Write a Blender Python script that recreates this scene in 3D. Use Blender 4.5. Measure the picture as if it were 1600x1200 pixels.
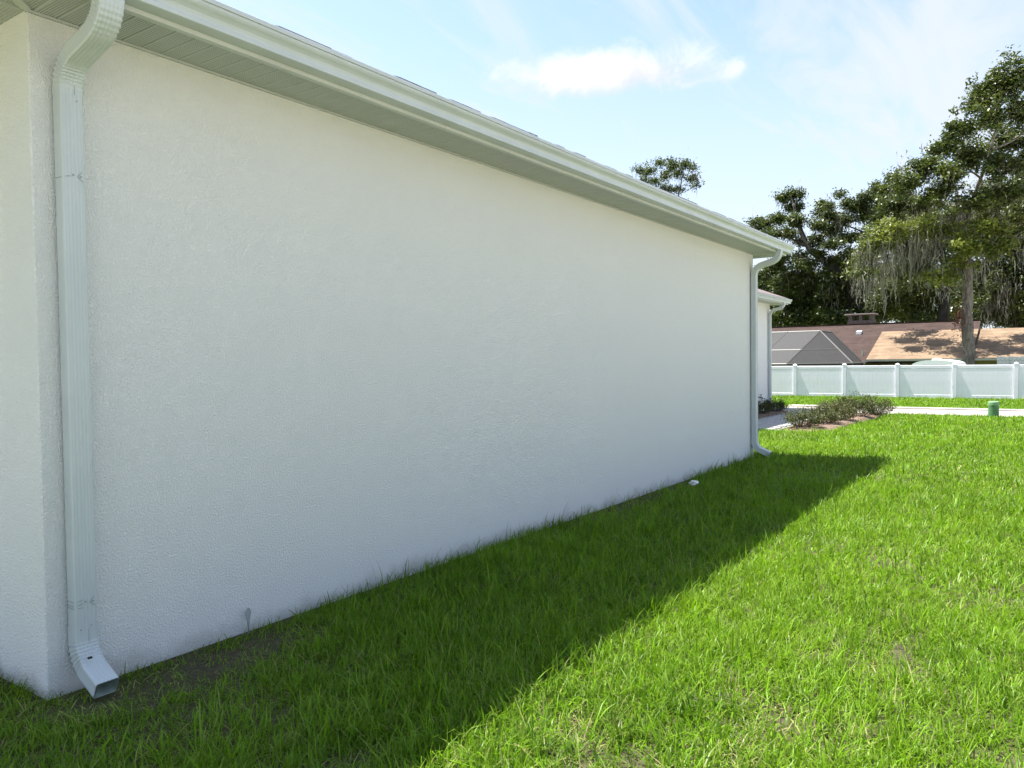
import bpy, bmesh, math, random
import numpy as np
from mathutils import Vector, Matrix

# ------------------------------------------------------------------ clear
for o in list(bpy.data.objects):
    bpy.data.objects.remove(o, do_unlink=True)
S = bpy.context.scene
COL = S.collection
R = math.radians

# ------------------------------------------------------------------ camera
cam = bpy.data.cameras.new('camera')
cam.sensor_fit = 'HORIZONTAL'
cam.sensor_width = 36.0
cam.lens = 36.0 * 1208.3 / 1600.0
cam.clip_start = 0.05
cam.clip_end = 2000.0
co = bpy.data.objects.new('camera', cam)
COL.objects.link(co)
CAM = Vector((3.804, 0.0, 1.545))
fw = Vector((-0.57119555, 0.82029268, -0.02924997))
rt = Vector((0.82078847, 0.57109612, -0.0124704))
up = Vector((-0.00647516, 0.03113107, 0.99949434))
m3 = Matrix((rt, up, -fw)).transposed()
co.matrix_world = Matrix.Translation(CAM) @ m3.to_4x4()
S.camera = co

# ------------------------------------------------------------------ sun + sky
SHADOW = Vector((1.37, 0.13, -3.25)).normalized()       # direction the light travels
SUN_EL = math.asin(-SHADOW.z)
SUN_AZ = math.atan2(-SHADOW.x, -SHADOW.y)               # clockwise from +Y
sl = bpy.data.lights.new('sun', 'SUN')
sl.energy = 5.0
sl.angle = R(0.53)
sl.color = (1.0, 0.962, 0.90)
so = bpy.data.objects.new('sun', sl)
COL.objects.link(so)
so.location = (-12, -2, 30)
so.rotation_euler = SHADOW.to_track_quat('-Z', 'Y').to_euler()

world = bpy.data.worlds.new('World')
S.world = world
world.use_nodes = True
SKY_STRENGTH = 0.104
CLOUD_RADIANCE = 3.5

cy = S.cycles
cy.max_bounces = 5
cy.diffuse_bounces = 4
cy.glossy_bounces = 2
cy.transmission_bounces = 3
cy.transparent_max_bounces = 6
cy.caustics_reflective = False
cy.caustics_refractive = False
cy.use_adaptive_sampling = True
cy.adaptive_threshold = 0.02

S.view_settings.view_transform = 'Standard'
S.view_settings.look = 'None'
S.view_settings.gamma = 1.0
S.view_settings.use_curve_mapping = False
S.view_settings.exposure = 1.53


class NT:
    """small helper around a node tree"""
    def __init__(self, tree):
        self.t = tree
        self.n = tree.nodes
    def add(self, kind, **kw):
        n = self.n.new(kind)
        for k, v in kw.items():
            setattr(n, k, v)
        return n
    def link(self, a, b):
        self.t.links.new(a, b)
    def put(self, sock, v):
        if hasattr(v, 'is_output'):
            self.t.links.new(v, sock)
        elif isinstance(v, (tuple, list)) and len(v) == 3 and len(sock.default_value) == 4:
            sock.default_value = (*v, 1.0)
        else:
            sock.default_value = v
    def math(self, op, a, b=None, c=None, clamp=False):
        n = self.add('ShaderNodeMath', operation=op, use_clamp=clamp)
        self.put(n.inputs[0], a)
        if b is not None: self.put(n.inputs[1], b)
        if c is not None: self.put(n.inputs[2], c)
        return n.outputs[0]
    def vmath(self, op, a, b=None):
        n = self.add('ShaderNodeVectorMath', operation=op)
        self.put(n.inputs[0], a)
        if b is not None: self.put(n.inputs[1], b)
        return n.outputs['Value'] if op in ('DOT_PRODUCT', 'LENGTH') else n.outputs['Vector']
    def mapr(self, v, a, b, c=0.0, d=1.0, smooth=True):
        n = self.add('ShaderNodeMapRange')
        n.interpolation_type = 'SMOOTHSTEP' if smooth else 'LINEAR'
        self.put(n.inputs[0], v)
        for i, x in enumerate((a, b, c, d)):
            self.put(n.inputs[i + 1], x)
        return n.outputs[0]
    def mix(self, f, a, b, blend='MIX'):
        n = self.add('ShaderNodeMix', data_type='RGBA', blend_type=blend)
        self.put(n.inputs[0], f)
        self.put(n.inputs[6], a)
        self.put(n.inputs[7], b)
        return n.outputs[2]
    def noise(self, vec, scale, detail=2.0, rough=0.5, dist=0.0):
        n = self.add('ShaderNodeTexNoise')
        n.inputs['Scale'].default_value = scale
        n.inputs['Detail'].default_value = detail
        n.inputs['Roughness'].default_value = rough
        n.inputs['Distortion'].default_value = dist
        if vec is not None: self.put(n.inputs['Vector'], vec)
        return n.outputs[0]
    def mapping(self, vec, scale=(1, 1, 1), rot=(0, 0, 0), loc=(0, 0, 0)):
        n = self.add('ShaderNodeMapping')
        self.put(n.inputs['Vector'], vec)
        n.inputs['Scale'].default_value = scale
        n.inputs['Rotation'].default_value = rot
        n.inputs['Location'].default_value = loc
        return n.outputs[0]


def build_world():
    g = NT(world.node_tree)
    g.n.clear()
    out = g.add('ShaderNodeOutputWorld')
    bg = g.add('ShaderNodeBackground')
    bg.inputs['Strength'].default_value = SKY_STRENGTH
    sky = g.add('ShaderNodeTexSky')
    sky.sky_type = 'NISHITA'
    sky.sun_disc = False
    sky.sun_elevation = SUN_EL
    sky.sun_rotation = SUN_AZ
    sky.air_density = 1.0
    sky.dust_density = 1.2
    sky.ozone_density = 2.6
    tc = g.add('ShaderNodeTexCoord')
    d = g.vmath('NORMALIZE', tc.outputs['Generated'])
    sep = g.add('ShaderNodeSeparateXYZ'); g.put(sep.inputs[0], d)
    z = sep.outputs[2]
    # thin high cloud: direction projected on a high plane
    zz = g.math('MAXIMUM', g.math('ADD', z, 0.10), 0.02)
    pl = g.add('ShaderNodeCombineXYZ')
    g.put(pl.inputs[0], g.math('DIVIDE', sep.outputs[0], zz))
    g.put(pl.inputs[1], g.math('DIVIDE', sep.outputs[1], zz))
    q = g.mapping(pl.outputs[0], scale=(1.5, 0.36, 1.0), rot=(0, 0, R(52)))
    n1 = g.noise(q, 0.85, 5.0, 0.55, 0.5)
    n2 = g.noise(q, 2.6, 6.0, 0.6, 1.2)
    cir = g.math('MULTIPLY_ADD', n2, 0.60, g.math('MULTIPLY', n1, 0.55))
    cir = g.mapr(cir, 0.46, 0.72, 0.05, 0.82)
    low = g.mapr(z, 0.05, 0.52, 0.62, 0.02)
    cirf = g.math('MAXIMUM', cir, low)
    cirf = g.math('MINIMUM', g.math('ADD', cirf, g.math('MULTIPLY', low, 0.25)), 0.9)
    col = g.mix(cirf, sky.outputs[0], (CLOUD_RADIANCE * 0.85, CLOUD_RADIANCE * 0.91, CLOUD_RADIANCE * 1.0))
    # one small cumulus
    c0 = Vector(CUMULUS_DIR).normalized()
    a = Vector((0, 0, 1)).cross(c0).normalized() * -1.0
    b = a.cross(c0).normalized()
    if b.z < 0: b = -b
    u = g.vmath('DOT_PRODUCT', d, tuple(a))
    v = g.vmath('DOT_PRODUCT', d, tuple(b))
    fr = g.vmath('DOT_PRODUCT', d, tuple(c0))
    nb = g.noise(g.mapping(d, scale=(1, 1, 1.1)), 19.0, 8.0, 0.62, 0.6)
    nl = g.noise(d, 9.0, 2.0, 0.5, 0.0)
    topv = g.math('MULTIPLY_ADD', g.math('SUBTRACT', nl, 0.5), 0.055, 0.042)
    eu = g.math('DIVIDE', u, 0.17)
    vv = g.math('SUBTRACT', v, 0.0)
    evp = g.math('DIVIDE', g.math('MAXIMUM', vv, 0.0), g.math('MAXIMUM', topv, 0.016))
    evn = g.math('DIVIDE', g.math('MAXIMUM', g.math('MULTIPLY', vv, -1.0), 0.0), 0.028)
    r2 = g.math('ADD', g.math('MULTIPLY', eu, eu), g.math('ADD', g.math('MULTIPLY', evp, evp), g.math('MULTIPLY', evn, evn)))
    rr = g.math('SQRT', r2)
    dens = g.math('ADD', g.math('SUBTRACT', 1.0, rr), g.math('MULTIPLY', g.math('SUBTRACT', nb, 0.5), 1.55))
    cm = g.mapr(dens, -0.02, 0.70, 0.0, 0.97)
    cm = g.math('MULTIPLY', cm, g.math('GREATER_THAN', fr, 0.5))
    base = g.mapr(g.math('MULTIPLY_ADD', g.math('SUBTRACT', nb, 0.5), 0.10, v), -0.025, 0.012, 0.84, 1.02)
    cc = g.add('ShaderNodeCombineXYZ')
    for i, k in enumerate((1.0, 1.02, 1.05)):
        g.put(cc.inputs[i], g.math('MULTIPLY', base, 3.55 * k))
    col = g.mix(cm, col, cc.outputs[0])
    g.link(col, bg.inputs['Color'])
    g.link(bg.outputs[0], out.inputs['Surface'])


CUMULUS_DIR = fw + rt * ((962 - 800) / 1208.3) + up * ((600 - 113) / 1208.3)
build_world()

# ------------------------------------------------------------------ materials
MATS = {}


def material(name):
    m = bpy.data.materials.new(name)
    m.use_nodes = True
    g = NT(m.node_tree)
    b = g.n['Principled BSDF']
    MATS[name] = m
    return m, g, b


def simple(name, color, rough=0.6, var=0.0, scale=6.0, metallic=0.0, bump=0.0, bscale=60.0, spec=0.5):
    m, g, b = material(name)
    tc = g.add('ShaderNodeTexCoord')
    b.inputs['Roughness'].default_value = rough
    b.inputs['Metallic'].default_value = metallic
    b.inputs['Specular IOR Level'].default_value = spec
    if var > 0:
        n = g.noise(tc.outputs['Object'], scale, 4.0, 0.6)
        f = g.mapr(n, 0.3, 0.7, 1.0 - var, 1.0 + var)
        c = g.add('ShaderNodeVectorMath', operation='SCALE')
        c.inputs[0].default_value = color
        g.put(c.inputs['Scale'], f)
        g.link(c.outputs[0], b.inputs['Base Color'])
    else:
        b.inputs['Base Color'].default_value = (*color, 1)
    if bump > 0:
        bn = g.add('ShaderNodeBump')
        bn.inputs['Distance'].default_value = bump
        g.link(g.noise(tc.outputs['Object'], bscale, 3.0, 0.6), bn.inputs['Height'])
        g.link(bn.outputs[0], b.inputs['Normal'])
    return m


def m_stucco():
    m, g, b = material('stucco')
    tc = g.add('ShaderNodeTexCoord')
    P = tc.outputs['Object']
    big = g.noise(P, 0.7, 1.0, 0.55)
    mid = g.noise(P, 5.0, 2.0, 0.6)
    f = g.math('ADD', g.math('MULTIPLY', big, 0.6), g.math('MULTIPLY', mid, 0.4))
    col = g.mix(g.mapr(f, 0.35, 0.65), (0.862, 0.858, 0.842), (0.874, 0.870, 0.854))
    # splash dirt at the foot of the wall, its own ragged shape
    sep = g.add('ShaderNodeSeparateXYZ'); g.put(sep.inputs[0], P)
    h = g.math('ADD', sep.outputs[2], g.math('MULTIPLY', g.math('SUBTRACT', g.noise(P, 3.5, 3.0, 0.65), 0.5), 0.30))
    col = g.mix(g.mapr(h, 0.0, 0.13, 0.45, 0.0), col, (0.42, 0.39, 0.35))
    # faint rain runs
    runs = g.noise(g.mapping(P, scale=(1, 7.0, 0.25)), 1.0, 2.0, 0.6)
    col = g.mix(g.mapr(runs, 0.60, 0.85, 0.0, 0.06), col, (0.64, 0.635, 0.615))
    g.link(col, b.inputs['Base Color'])
    b.inputs['Roughness'].default_value = 0.85
    b.inputs['Specular IOR Level'].default_value = 0.25
    # knock-down stucco relief
    n1 = g.noise(P, 98.0, 2.5, 0.7, 0.0)
    n3 = g.noise(P, 9.0, 1.0, 0.5)
    hgt = g.math('MULTIPLY', g.mapr(n1, 0.36, 0.68, 0.0, 1.0), g.mapr(n3, 0.3, 0.7, 0.96, 1.03))
    bn = g.add('ShaderNodeBump')
    bn.inputs['Distance'].default_value = 0.0046
    bn.inputs['Strength'].default_value = 1.0
    g.link(hgt, bn.inputs['Height'])
    g.link(bn.outputs[0], b.inputs['Normal'])


def m_soffit():
    m, g, b = material('soffit_vinyl')
    tc = g.add('ShaderNodeTexCoord')
    P = tc.outputs['Object']
    sep = g.add('ShaderNodeSeparateXYZ'); g.put(sep.inputs[0], P)
    fy = g.math('FRACT', g.math('MULTIPLY', sep.outputs[1], 1 / 0.0127))
    fx = g.math('FRACT', g.math('MULTIPLY', sep.outputs[0], 1 / 0.016))
    hy = g.math('LESS_THAN', g.math('ABSOLUTE', g.math('SUBTRACT', fy, 0.5)), 0.14)
    hx = g.math('LESS_THAN', g.math('ABSOLUTE', g.math('SUBTRACT', fx, 0.5)), 0.32)
    band = g.math('FRACT', g.math('MULTIPLY', sep.outputs[1], 1 / 0.1016))
    inb = g.math('LESS_THAN', g.math('ABSOLUTE', g.math('SUBTRACT', band, 0.5)), 0.36)
    hole = g.math('MULTIPLY', g.math('MULTIPLY', hx, hy), inb)
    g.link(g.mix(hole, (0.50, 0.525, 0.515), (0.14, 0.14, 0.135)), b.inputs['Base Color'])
    b.inputs['Roughness'].default_value = 0.55
    b.inputs['Specular IOR Level'].default_value = 0.35


def m_paint(name, col, rough=0.38):
    m, g, b = material(name)
    tc = g.add('ShaderNodeTexCoord')
    P = tc.outputs['Object']
    n = g.noise(P, 3.0, 5.0, 0.6)
    dirt = g.mapr(g.noise(g.mapping(P, scale=(2, 2, 0.6)), 7.0, 5.0, 0.65), 0.5, 0.8, 0.0, 0.22)
    c = g.mix(g.mapr(n, 0.3, 0.7, 0.0, 1.0), tuple(x * 0.96 for x in col), tuple(min(1, x * 1.03) for x in col))
    g.link(g.mix(dirt, c, (0.45, 0.45, 0.42)), b.inputs['Base Color'])
    b.inputs['Roughness'].default_value = rough
    bn = g.add('ShaderNodeBump'); bn.inputs['Distance'].default_value = 0.0012
    g.link(g.noise(P, 14.0, 2.0, 0.5), bn.inputs['Height'])
    g.link(bn.outputs[0], b.inputs['Normal'])


def m_ground():
    m, g, b = material('soil')
    geo = g.add('ShaderNodeNewGeometry')
    P = geo.outputs['Position']
    n1 = g.noise(P, 0.9, 4.0, 0.6)
    n2 = g.noise(P, 14.0, 5.0, 0.7)
    n3 = g.noise(P, 90.0, 4.0, 0.7)
    soil = g.mix(g.mapr(n2, 0.3, 0.7), (0.045, 0.036, 0.026), (0.10, 0.082, 0.058))
    soil = g.mix(g.mapr(n3, 0.35, 0.75, 0.0, 0.8), soil, (0.17, 0.145, 0.09))
    thatch = g.mix(g.mapr(n3, 0.3, 0.7), (0.066, 0.105, 0.011), (0.13, 0.18, 0.028))
    sep = g.add('ShaderNodeSeparateXYZ'); g.put(sep.inputs[0], P)
    # beyond the modelled blades: turf far off, added bounce sand right and behind
    far = g.mapr(g.math('ADD', sep.outputs[1], g.math('MULTIPLY', n1, 2.0)), 9.0, 16.0, 0.0, 1.0)
    right = g.mapr(g.math('ADD', sep.outputs[0], g.math('MULTIPLY', n1, 1.2)), 6.9, 7.9, 0.0, 1.0)
    back = g.mapr(g.math('ADD', sep.outputs[1], n1), -0.3, -1.0, 0.0, 1.0)
    cov = g.math('MAXIMUM', g.math('MAXIMUM', far, right), back)
    cov = g.math('MAXIMUM', cov, g.mapr(n1, 0.42, 0.62, 0.05, 0.35))
    bounce_sand = g.mix(g.mapr(n2, 0.3, 0.7), (0.44, 0.405, 0.335), (0.56, 0.52, 0.44))  # pale unseen ground, added to bounce neutral light onto the wall
    thatch = g.mix(g.math('MAXIMUM', right, g.math('MULTIPLY', back, 0.42)), thatch, bounce_sand)
    g.link(g.mix(cov, soil, thatch), b.inputs['Base Color'])
    b.inputs['Roughness'].default_value = 0.95
    b.inputs['Specular IOR Level'].default_value = 0.1
    bn = g.add('ShaderNodeBump'); bn.inputs['Distance'].default_value = 0.03
    g.link(g.math('ADD', n2, g.math('MULTIPLY', n3, 0.4)), bn.inputs['Height'])
    g.link(bn.outputs[0], b.inputs['Normal'])


def m_leafy(name, dark, light, tinted, trans=0.35, rough=0.5, patch=None, spec=0.4):
    """thin leaf: colour by the per-leaf attributes 'rnd' and 'tint'"""
    m, g, b = material(name)
    at = g.add('ShaderNodeAttribute', attribute_name='rnd')
    ti = g.add('ShaderNodeAttribute', attribute_name='tint')
    c = g.mix(at.outputs['Fac'], dark, light)
    c = g.mix(ti.outputs['Fac'], c, tinted)
    if patch:
        c = patch(g, c)
    g.link(c, b.inputs['Base Color'])
    b.inputs['Roughness'].default_value = rough
    b.inputs['Specular IOR Level'].default_value = spec
    tr = g.add('ShaderNodeBsdfTranslucent')
    g.link(g.mix(1.0, c, (1.0, 1.0, 0.55), 'MULTIPLY'), tr.inputs['Color'])
    mx = g.add('ShaderNodeMixShader')
    mx.inputs[0].default_value = trans
    g.link(b.outputs[0], mx.inputs[1])
    g.link(tr.outputs[0], mx.inputs[2])
    g.link(mx.outputs[0], g.n['Material Output'].inputs['Surface'])
    return m


def grass_patch(g, c):
    geo = g.add('ShaderNodeNewGeometry')
    P = geo.outputs['Position']
    n = g.noise(P, 0.55, 4.0, 0.6)
    n2 = g.noise(P, 2.2, 3.0, 0.6)
    c = g.mix(g.mapr(n, 0.38, 0.66, 0.0, 0.38), c, (0.225, 0.395, 0.016))
    c = g.mix(g.mapr(n2, 0.5, 0.75, 0.0, 0.35), c, (0.050, 0.145, 0.008))
    return c


def m_shingle(name, c1, c2, axis_scale=7.0):
    m, g, b = material(name)
    geo = g.add('ShaderNodeNewGeometry')
    P = geo.outputs['Position']
    n = g.noise(P, 1.3, 5.0, 0.65)
    n2 = g.noise(g.mapping(P, scale=(3.0, 9.0, 9.0)), 1.6, 3.0, 0.7)
    f = g.math('ADD', g.math('MULTIPLY', n, 0.5), g.math('MULTIPLY', n2, 0.5))
    c = g.mix(g.mapr(f, 0.35, 0.65), c1, c2)
    sep = g.add('ShaderNodeSeparateXYZ'); g.put(sep.inputs[0], P)
    fr = g.math('FRACT', g.math('MULTIPLY', sep.outputs[2], axis_scale))
    c = g.mix(g.mapr(fr, 0.0, 0.22, 0.35, 0.0), c, tuple(x * 0.45 for x in c1))
    g.link(c, b.inputs['Base Color'])
    b.inputs['Roughness'].default_value = 0.9
    b.inputs['Specular IOR Level'].default_value = 0.15
    bn = g.add('ShaderNodeBump'); bn.inputs['Distance'].default_value = 0.02
    g.link(g.math('ADD', fr, n2), bn.inputs['Height'])
    g.link(bn.outputs[0], b.inputs['Normal'])


def m_bark(name, k):
    m, g, b = material(name)
    tc = g.add('ShaderNodeTexCoord')
    P = tc.outputs['Object']
    n = g.noise(g.mapping(P, scale=(6, 6, 1.5)), 1.6, 6.0, 0.7, 0.4)
    n2 = g.noise(P, 0.8, 3.0, 0.6)
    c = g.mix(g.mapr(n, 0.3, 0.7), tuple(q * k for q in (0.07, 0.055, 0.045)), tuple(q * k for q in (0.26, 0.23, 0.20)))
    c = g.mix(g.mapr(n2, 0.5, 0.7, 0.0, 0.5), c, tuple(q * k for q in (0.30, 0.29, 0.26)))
    g.link(c, b.inputs['Base Color'])
    b.inputs['Roughness'].default_value = 0.95
    bn = g.add('ShaderNodeBump'); bn.inputs['Distance'].default_value = 0.06
    g.link(n, bn.inputs['Height'])
    g.link(bn.outputs[0], b.inputs['Normal'])


def m_screen():
    m, g, b = material('insect_screen')
    b.inputs['Base Color'].default_value = (0.034, 0.037, 0.037, 1)
    b.inputs['Roughness'].default_value = 0.7
    t = g.add('ShaderNodeBsdfTransparent')
    mx = g.add('ShaderNodeMixShader')
    mx.inputs[0].default_value = 0.66
    g.link(t.outputs[0], mx.inputs[1])
    g.link(b.outputs[0], mx.inputs[2])
    g.link(mx.outputs[0], g.n['Material Output'].inputs['Surface'])


def m_mulch():
    m, g, b = material('mulch')
    geo = g.add('ShaderNodeNewGeometry')
    P = geo.outputs['Position']
    n = g.noise(P, 26.0, 5.0, 0.75)
    n2 = g.noise(P, 4.0, 3.0, 0.6)
    c = g.mix(g.mapr(n, 0.35, 0.68), (0.06, 0.035, 0.025), (0.30, 0.19, 0.13))
    c = g.mix(g.mapr(n2, 0.4, 0.7, 0.0, 0.5), c, (0.33, 0.24, 0.18))
    g.link(c, b.inputs['Base Color'])
    b.inputs['Roughness'].default_value = 0.95
    bn = g.add('ShaderNodeBump'); bn.inputs['Distance'].default_value = 0.05
    g.link(n, bn.inputs['Height'])
    g.link(bn.outputs[0], b.inputs['Normal'])


m_stucco(); m_soffit(); m_ground(); m_bark('bark', 0.85); m_bark('bark_shaded', 0.30); m_screen(); m_mulch()  # second bark: same colours darkened, crown shade put into them
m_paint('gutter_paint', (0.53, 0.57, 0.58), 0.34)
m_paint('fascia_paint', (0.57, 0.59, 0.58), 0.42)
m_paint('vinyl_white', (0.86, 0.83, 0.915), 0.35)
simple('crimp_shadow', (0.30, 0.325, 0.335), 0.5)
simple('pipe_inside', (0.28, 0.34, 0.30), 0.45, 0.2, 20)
m_shingle('shingle_dark', (0.045, 0.042, 0.042), (0.11, 0.10, 0.10))
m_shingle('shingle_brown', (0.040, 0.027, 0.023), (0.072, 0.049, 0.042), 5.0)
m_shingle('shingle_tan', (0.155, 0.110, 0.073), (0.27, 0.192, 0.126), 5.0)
m_shingle('shingle_wing', (0.15, 0.125, 0.12), (0.25, 0.21, 0.20))
simple('concrete', (0.30, 0.268, 0.238), 0.85, 0.10, 1.5, bump=0.002, bscale=120)
simple('kerb_concrete', (0.38, 0.35, 0.31), 0.85, 0.08, 2.0, bump=0.002, bscale=120)
simple('paver_grey', (0.34, 0.335, 0.33), 0.85, 0.18, 5.0, bump=0.003, bscale=90)
simple('paver_sand', (0.22, 0.20, 0.17), 0.95, 0.2, 20.0)
simple('pedestal_green', (0.085, 0.20, 0.085), 0.45, 0.10, 5.0)
simple('pedestal_cap_green', (0.17, 0.32, 0.15), 0.5, 0.10, 5.0)
simple('brass', (0.10, 0.09, 0.07), 0.4, metallic=0.8)
simple('olive_wall', (0.20, 0.19, 0.085), 0.85, 0.10, 2.0)
simple('eave_trim', (0.30, 0.32, 0.27), 0.6)
simple('dark_gap', (0.02, 0.02, 0.022), 0.7)
simple('brick_chimney', (0.13, 0.10, 0.09), 0.9, 0.25, 8.0)
simple('chimney_cap', (0.28, 0.23, 0.21), 0.85, 0.15, 4.0)
simple('screen_frame', (0.10, 0.097, 0.09), 0.5)
simple('van_white', (0.82, 0.83, 0.83), 0.3)
simple('tyre', (0.02, 0.02, 0.02), 0.8)
simple('weathered_wood', (0.36, 0.37, 0.40), 0.9, 0.25, 9.0)
simple('paper', (0.82, 0.82, 0.80), 0.7, 0.05)
simple('marker_plastic', (0.36, 0.385, 0.385), 0.4)
simple('moss', (0.21, 0.205, 0.16), 0.95, 0.25, 2.0, spec=0.1)
simple('twig', (0.11, 0.085, 0.06), 0.9, 0.2, 8.0)
simple('leaf_litter', (0.26, 0.20, 0.13), 0.9, 0.35, 40.0)
simple('red_vine', (0.17, 0.065, 0.045), 0.8, 0.3, 9.0)
m, g, b = material('window_glass')
b.inputs['Base Color'].default_value = (0.10, 0.12, 0.13, 1); b.inputs['Roughness'].default_value = 0.08
m_leafy('grass', (0.014, 0.060, 0.004), (0.248, 0.465, 0.016), (0.46, 0.41, 0.19), 0.45, 0.42, grass_patch, 0.22)
m_leafy('oak_leaf', (0.026, 0.044, 0.014), (0.110, 0.142, 0.040), (0.22, 0.26, 0.046), 0.32, 0.42)  # last colour: paler yellow-green, mixed in by a weight set per crown blob
m_leafy('shrub_leaf', (0.030, 0.046, 0.012), (0.100, 0.120, 0.032), (0.17, 0.145, 0.06), 0.30, 0.5)


# ------------------------------------------------------------------ builders
class MB:
    """collects geometry for ONE mesh object"""
    def __init__(self):
        self.v = []
        self.f = []
    def face(self, pts):
        i = len(self.v)
        self.v += [tuple(p) for p in pts]
        self.f.append(tuple(range(i, i + len(pts))))
        return self
    def box(self, x0, x1, y0, y1, z0, z1, bev=0.0):
        i = len(self.v)
        if bev <= 0:
            self.v += [(x, y, z) for z in (z0, z1) for y in (y0, y1) for x in (x0, x1)]
            for q in ((0, 2, 3, 1), (4, 5, 7, 6), (0, 1, 5, 4), (2, 6, 7, 3), (0, 4, 6, 2), (1, 3, 7, 5)):
                self.f.append(tuple(i + k for k in q))
        else:
            bm = bmesh.new()
            bmesh.ops.create_cube(bm, size=1.0)
            for v in bm.verts:
                v.co = ((x0 + x1) / 2 + v.co.x * (x1 - x0), (y0 + y1) / 2 + v.co.y * (y1 - y0), (z0 + z1) / 2 + v.co.z * (z1 - z0))
            bmesh.ops.bevel(bm, geom=bm.edges[:], offset=bev, segments=1, affect='EDGES')
            bm.verts.index_update()
            self.v += [tuple(v.co) for v in bm.verts]
            self.f += [tuple(i + v.index for v in f.verts) for f in bm.faces]
            bm.free()
        return self
    def prism(self, poly, axis, a, b, cap=True):
        """extrude a 2-D polygon along an axis ('x','y','z')"""
        def P(q, t):
            if axis == 'x': return (t, q[0], q[1])
            if axis == 'y': return (q[0], t, q[1])
            return (q[0], q[1], t)
        i = len(self.v)
        n = len(poly)
        self.v += [P(q, a) for q in poly] + [P(q, b) for q in poly]
        for k in range(n):
            l = (k + 1) % n
            self.f.append((i + k, i + l, i + n + l, i + n + k))
        if cap:
            self.f.append(tuple(i + k for k in range(n))[::-1])
            self.f.append(tuple(i + n + k for k in range(n)))
        return self
    def tube(self, pts, rad, n=8, cap=True, wob=0.0, rng=None):
        pts = [Vector(p) for p in pts]
        i = len(self.v)
        prev = None
        for k, p in enumerate(pts):
            t = (pts[min(k + 1, len(pts) - 1)] - pts[max(k - 1, 0)])
            t = t.normalized() if t.length > 1e-9 else Vector((0, 0, 1))
            if prev is None:
                a = t.cross(Vector((0.31, 0.95, 0.05)))
                if a.length < 0.1: a = t.cross(Vector((1, 0, 0)))
                a.normalize()
            else:
                a = (prev - t * prev.dot(t))
                a = a.normalized() if a.length > 1e-6 else t.orthogonal().normalized()
            prev = a
            bb = t.cross(a)
            r = rad[k] if isinstance(rad, (list, tuple)) else rad
            for j in range(n):
                th = 2 * math.pi * j / n
                rr = r * (1 + (rng.uniform(-wob, wob) if wob else 0))
                self.v.append(tuple(p + (a * math.cos(th) + bb * math.sin(th)) * rr))
        for k in range(len(pts) - 1):
            for j in range(n):
                l = (j + 1) % n
                self.f.append((i + k * n + j, i + k * n + l, i + (k + 1) * n + l, i + (k + 1) * n + j))
        if cap:
            self.f.append(tuple(i + j for j in range(n))[::-1])
            self.f.append(tuple(i + (len(pts) - 1) * n + j for j in range(n)))
        return self
    def lathe(self, prof, cx, cy, n=20):
        i = len(self.v)
        for r, z in prof:
            for j in range(n):
                th = 2 * math.pi * j / n
                self.v.append((cx + r * math.cos(th), cy + r * math.sin(th), z))
        for k in range(len(prof) - 1):
            for j in range(n):
                l = (j + 1) % n
                self.f.append((i + k * n + j, i + k * n + l, i + (k + 1) * n + l, i + (k + 1) * n + j))
        self.f.append(tuple(i + j for j in range(n))[::-1])
        self.f.append(tuple(i + (len(prof) - 1) * n + j for j in range(n)))
        return self
    def mesh(self, name, mat, smooth=False):
        me = bpy.data.meshes.new(name)
        me.from_pydata(self.v, [], self.f)
        bm = bmesh.new(); bm.from_mesh(me)
        bmesh.ops.recalc_face_normals(bm, faces=bm.faces[:])
        bm.to_mesh(me); bm.free()
        if mat: me.materials.append(MATS[mat])
        if smooth:
            me.polygons.foreach_set('use_smooth', [True] * len(me.polygons))
        me.update()
        return me
    def build(self, name, mat, parent=None, smooth=False):
        return link(name, self.mesh(name, mat, smooth), parent)


def link(name, me, parent=None):
    o = bpy.data.objects.new(name, me)
    COL.objects.link(o)
    if parent is not None:
        o.parent = parent
        # meshes are written in world space; keep them there under an Empty at the base
        o.matrix_parent_inverse = parent_world(parent).inverted()
    return o


def parent_world(p):
    m = Matrix.LocRotScale(p.location, p.rotation_euler, p.scale)
    if p.parent is not None:
        m = parent_world(p.parent) @ p.matrix_parent_inverse @ m
    return m


def tag(o, label=None, cat=None, group=None, kind=None):
    if label: o['label'] = label
    if cat: o['category'] = cat
    if group: o['group'] = group
    if kind: o['kind'] = kind
    return o


def thing(name, label, cat, loc=(0, 0, 0), group=None):
    o = bpy.data.objects.new(name, None)
    COL.objects.link(o)
    o.location = loc
    o.empty_display_size = 0.2
    return tag(o, label, cat, group)


def np_mesh(name, verts, faces_n, mat, attrs=None, smooth=False):
    """verts (N,3), faces_n (M,k) -> mesh through foreach_set"""
    me = bpy.data.meshes.new(name)
    M, k = faces_n.shape
    me.vertices.add(len(verts)); me.vertices.foreach_set('co', np.ascontiguousarray(verts, dtype=np.float32).ravel())
    me.loops.add(M * k); me.loops.foreach_set('vertex_index', np.ascontiguousarray(faces_n, dtype=np.int32).ravel())
    me.polygons.add(M)
    me.polygons.foreach_set('loop_start', np.arange(0, M * k, k, dtype=np.int32))
    me.polygons.foreach_set('loop_total', np.full(M, k, dtype=np.int32))
    if smooth: me.polygons.foreach_set('use_smooth', np.ones(M, dtype=bool))
    for an, (dom, data) in (attrs or {}).items():
        a = me.attributes.new(an, 'FLOAT', dom)
        a.data.foreach_set('value', np.ascontiguousarray(data, dtype=np.float32))
    if mat: me.materials.append(MATS[mat])
    me.update(); me.validate()
    return me


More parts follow.
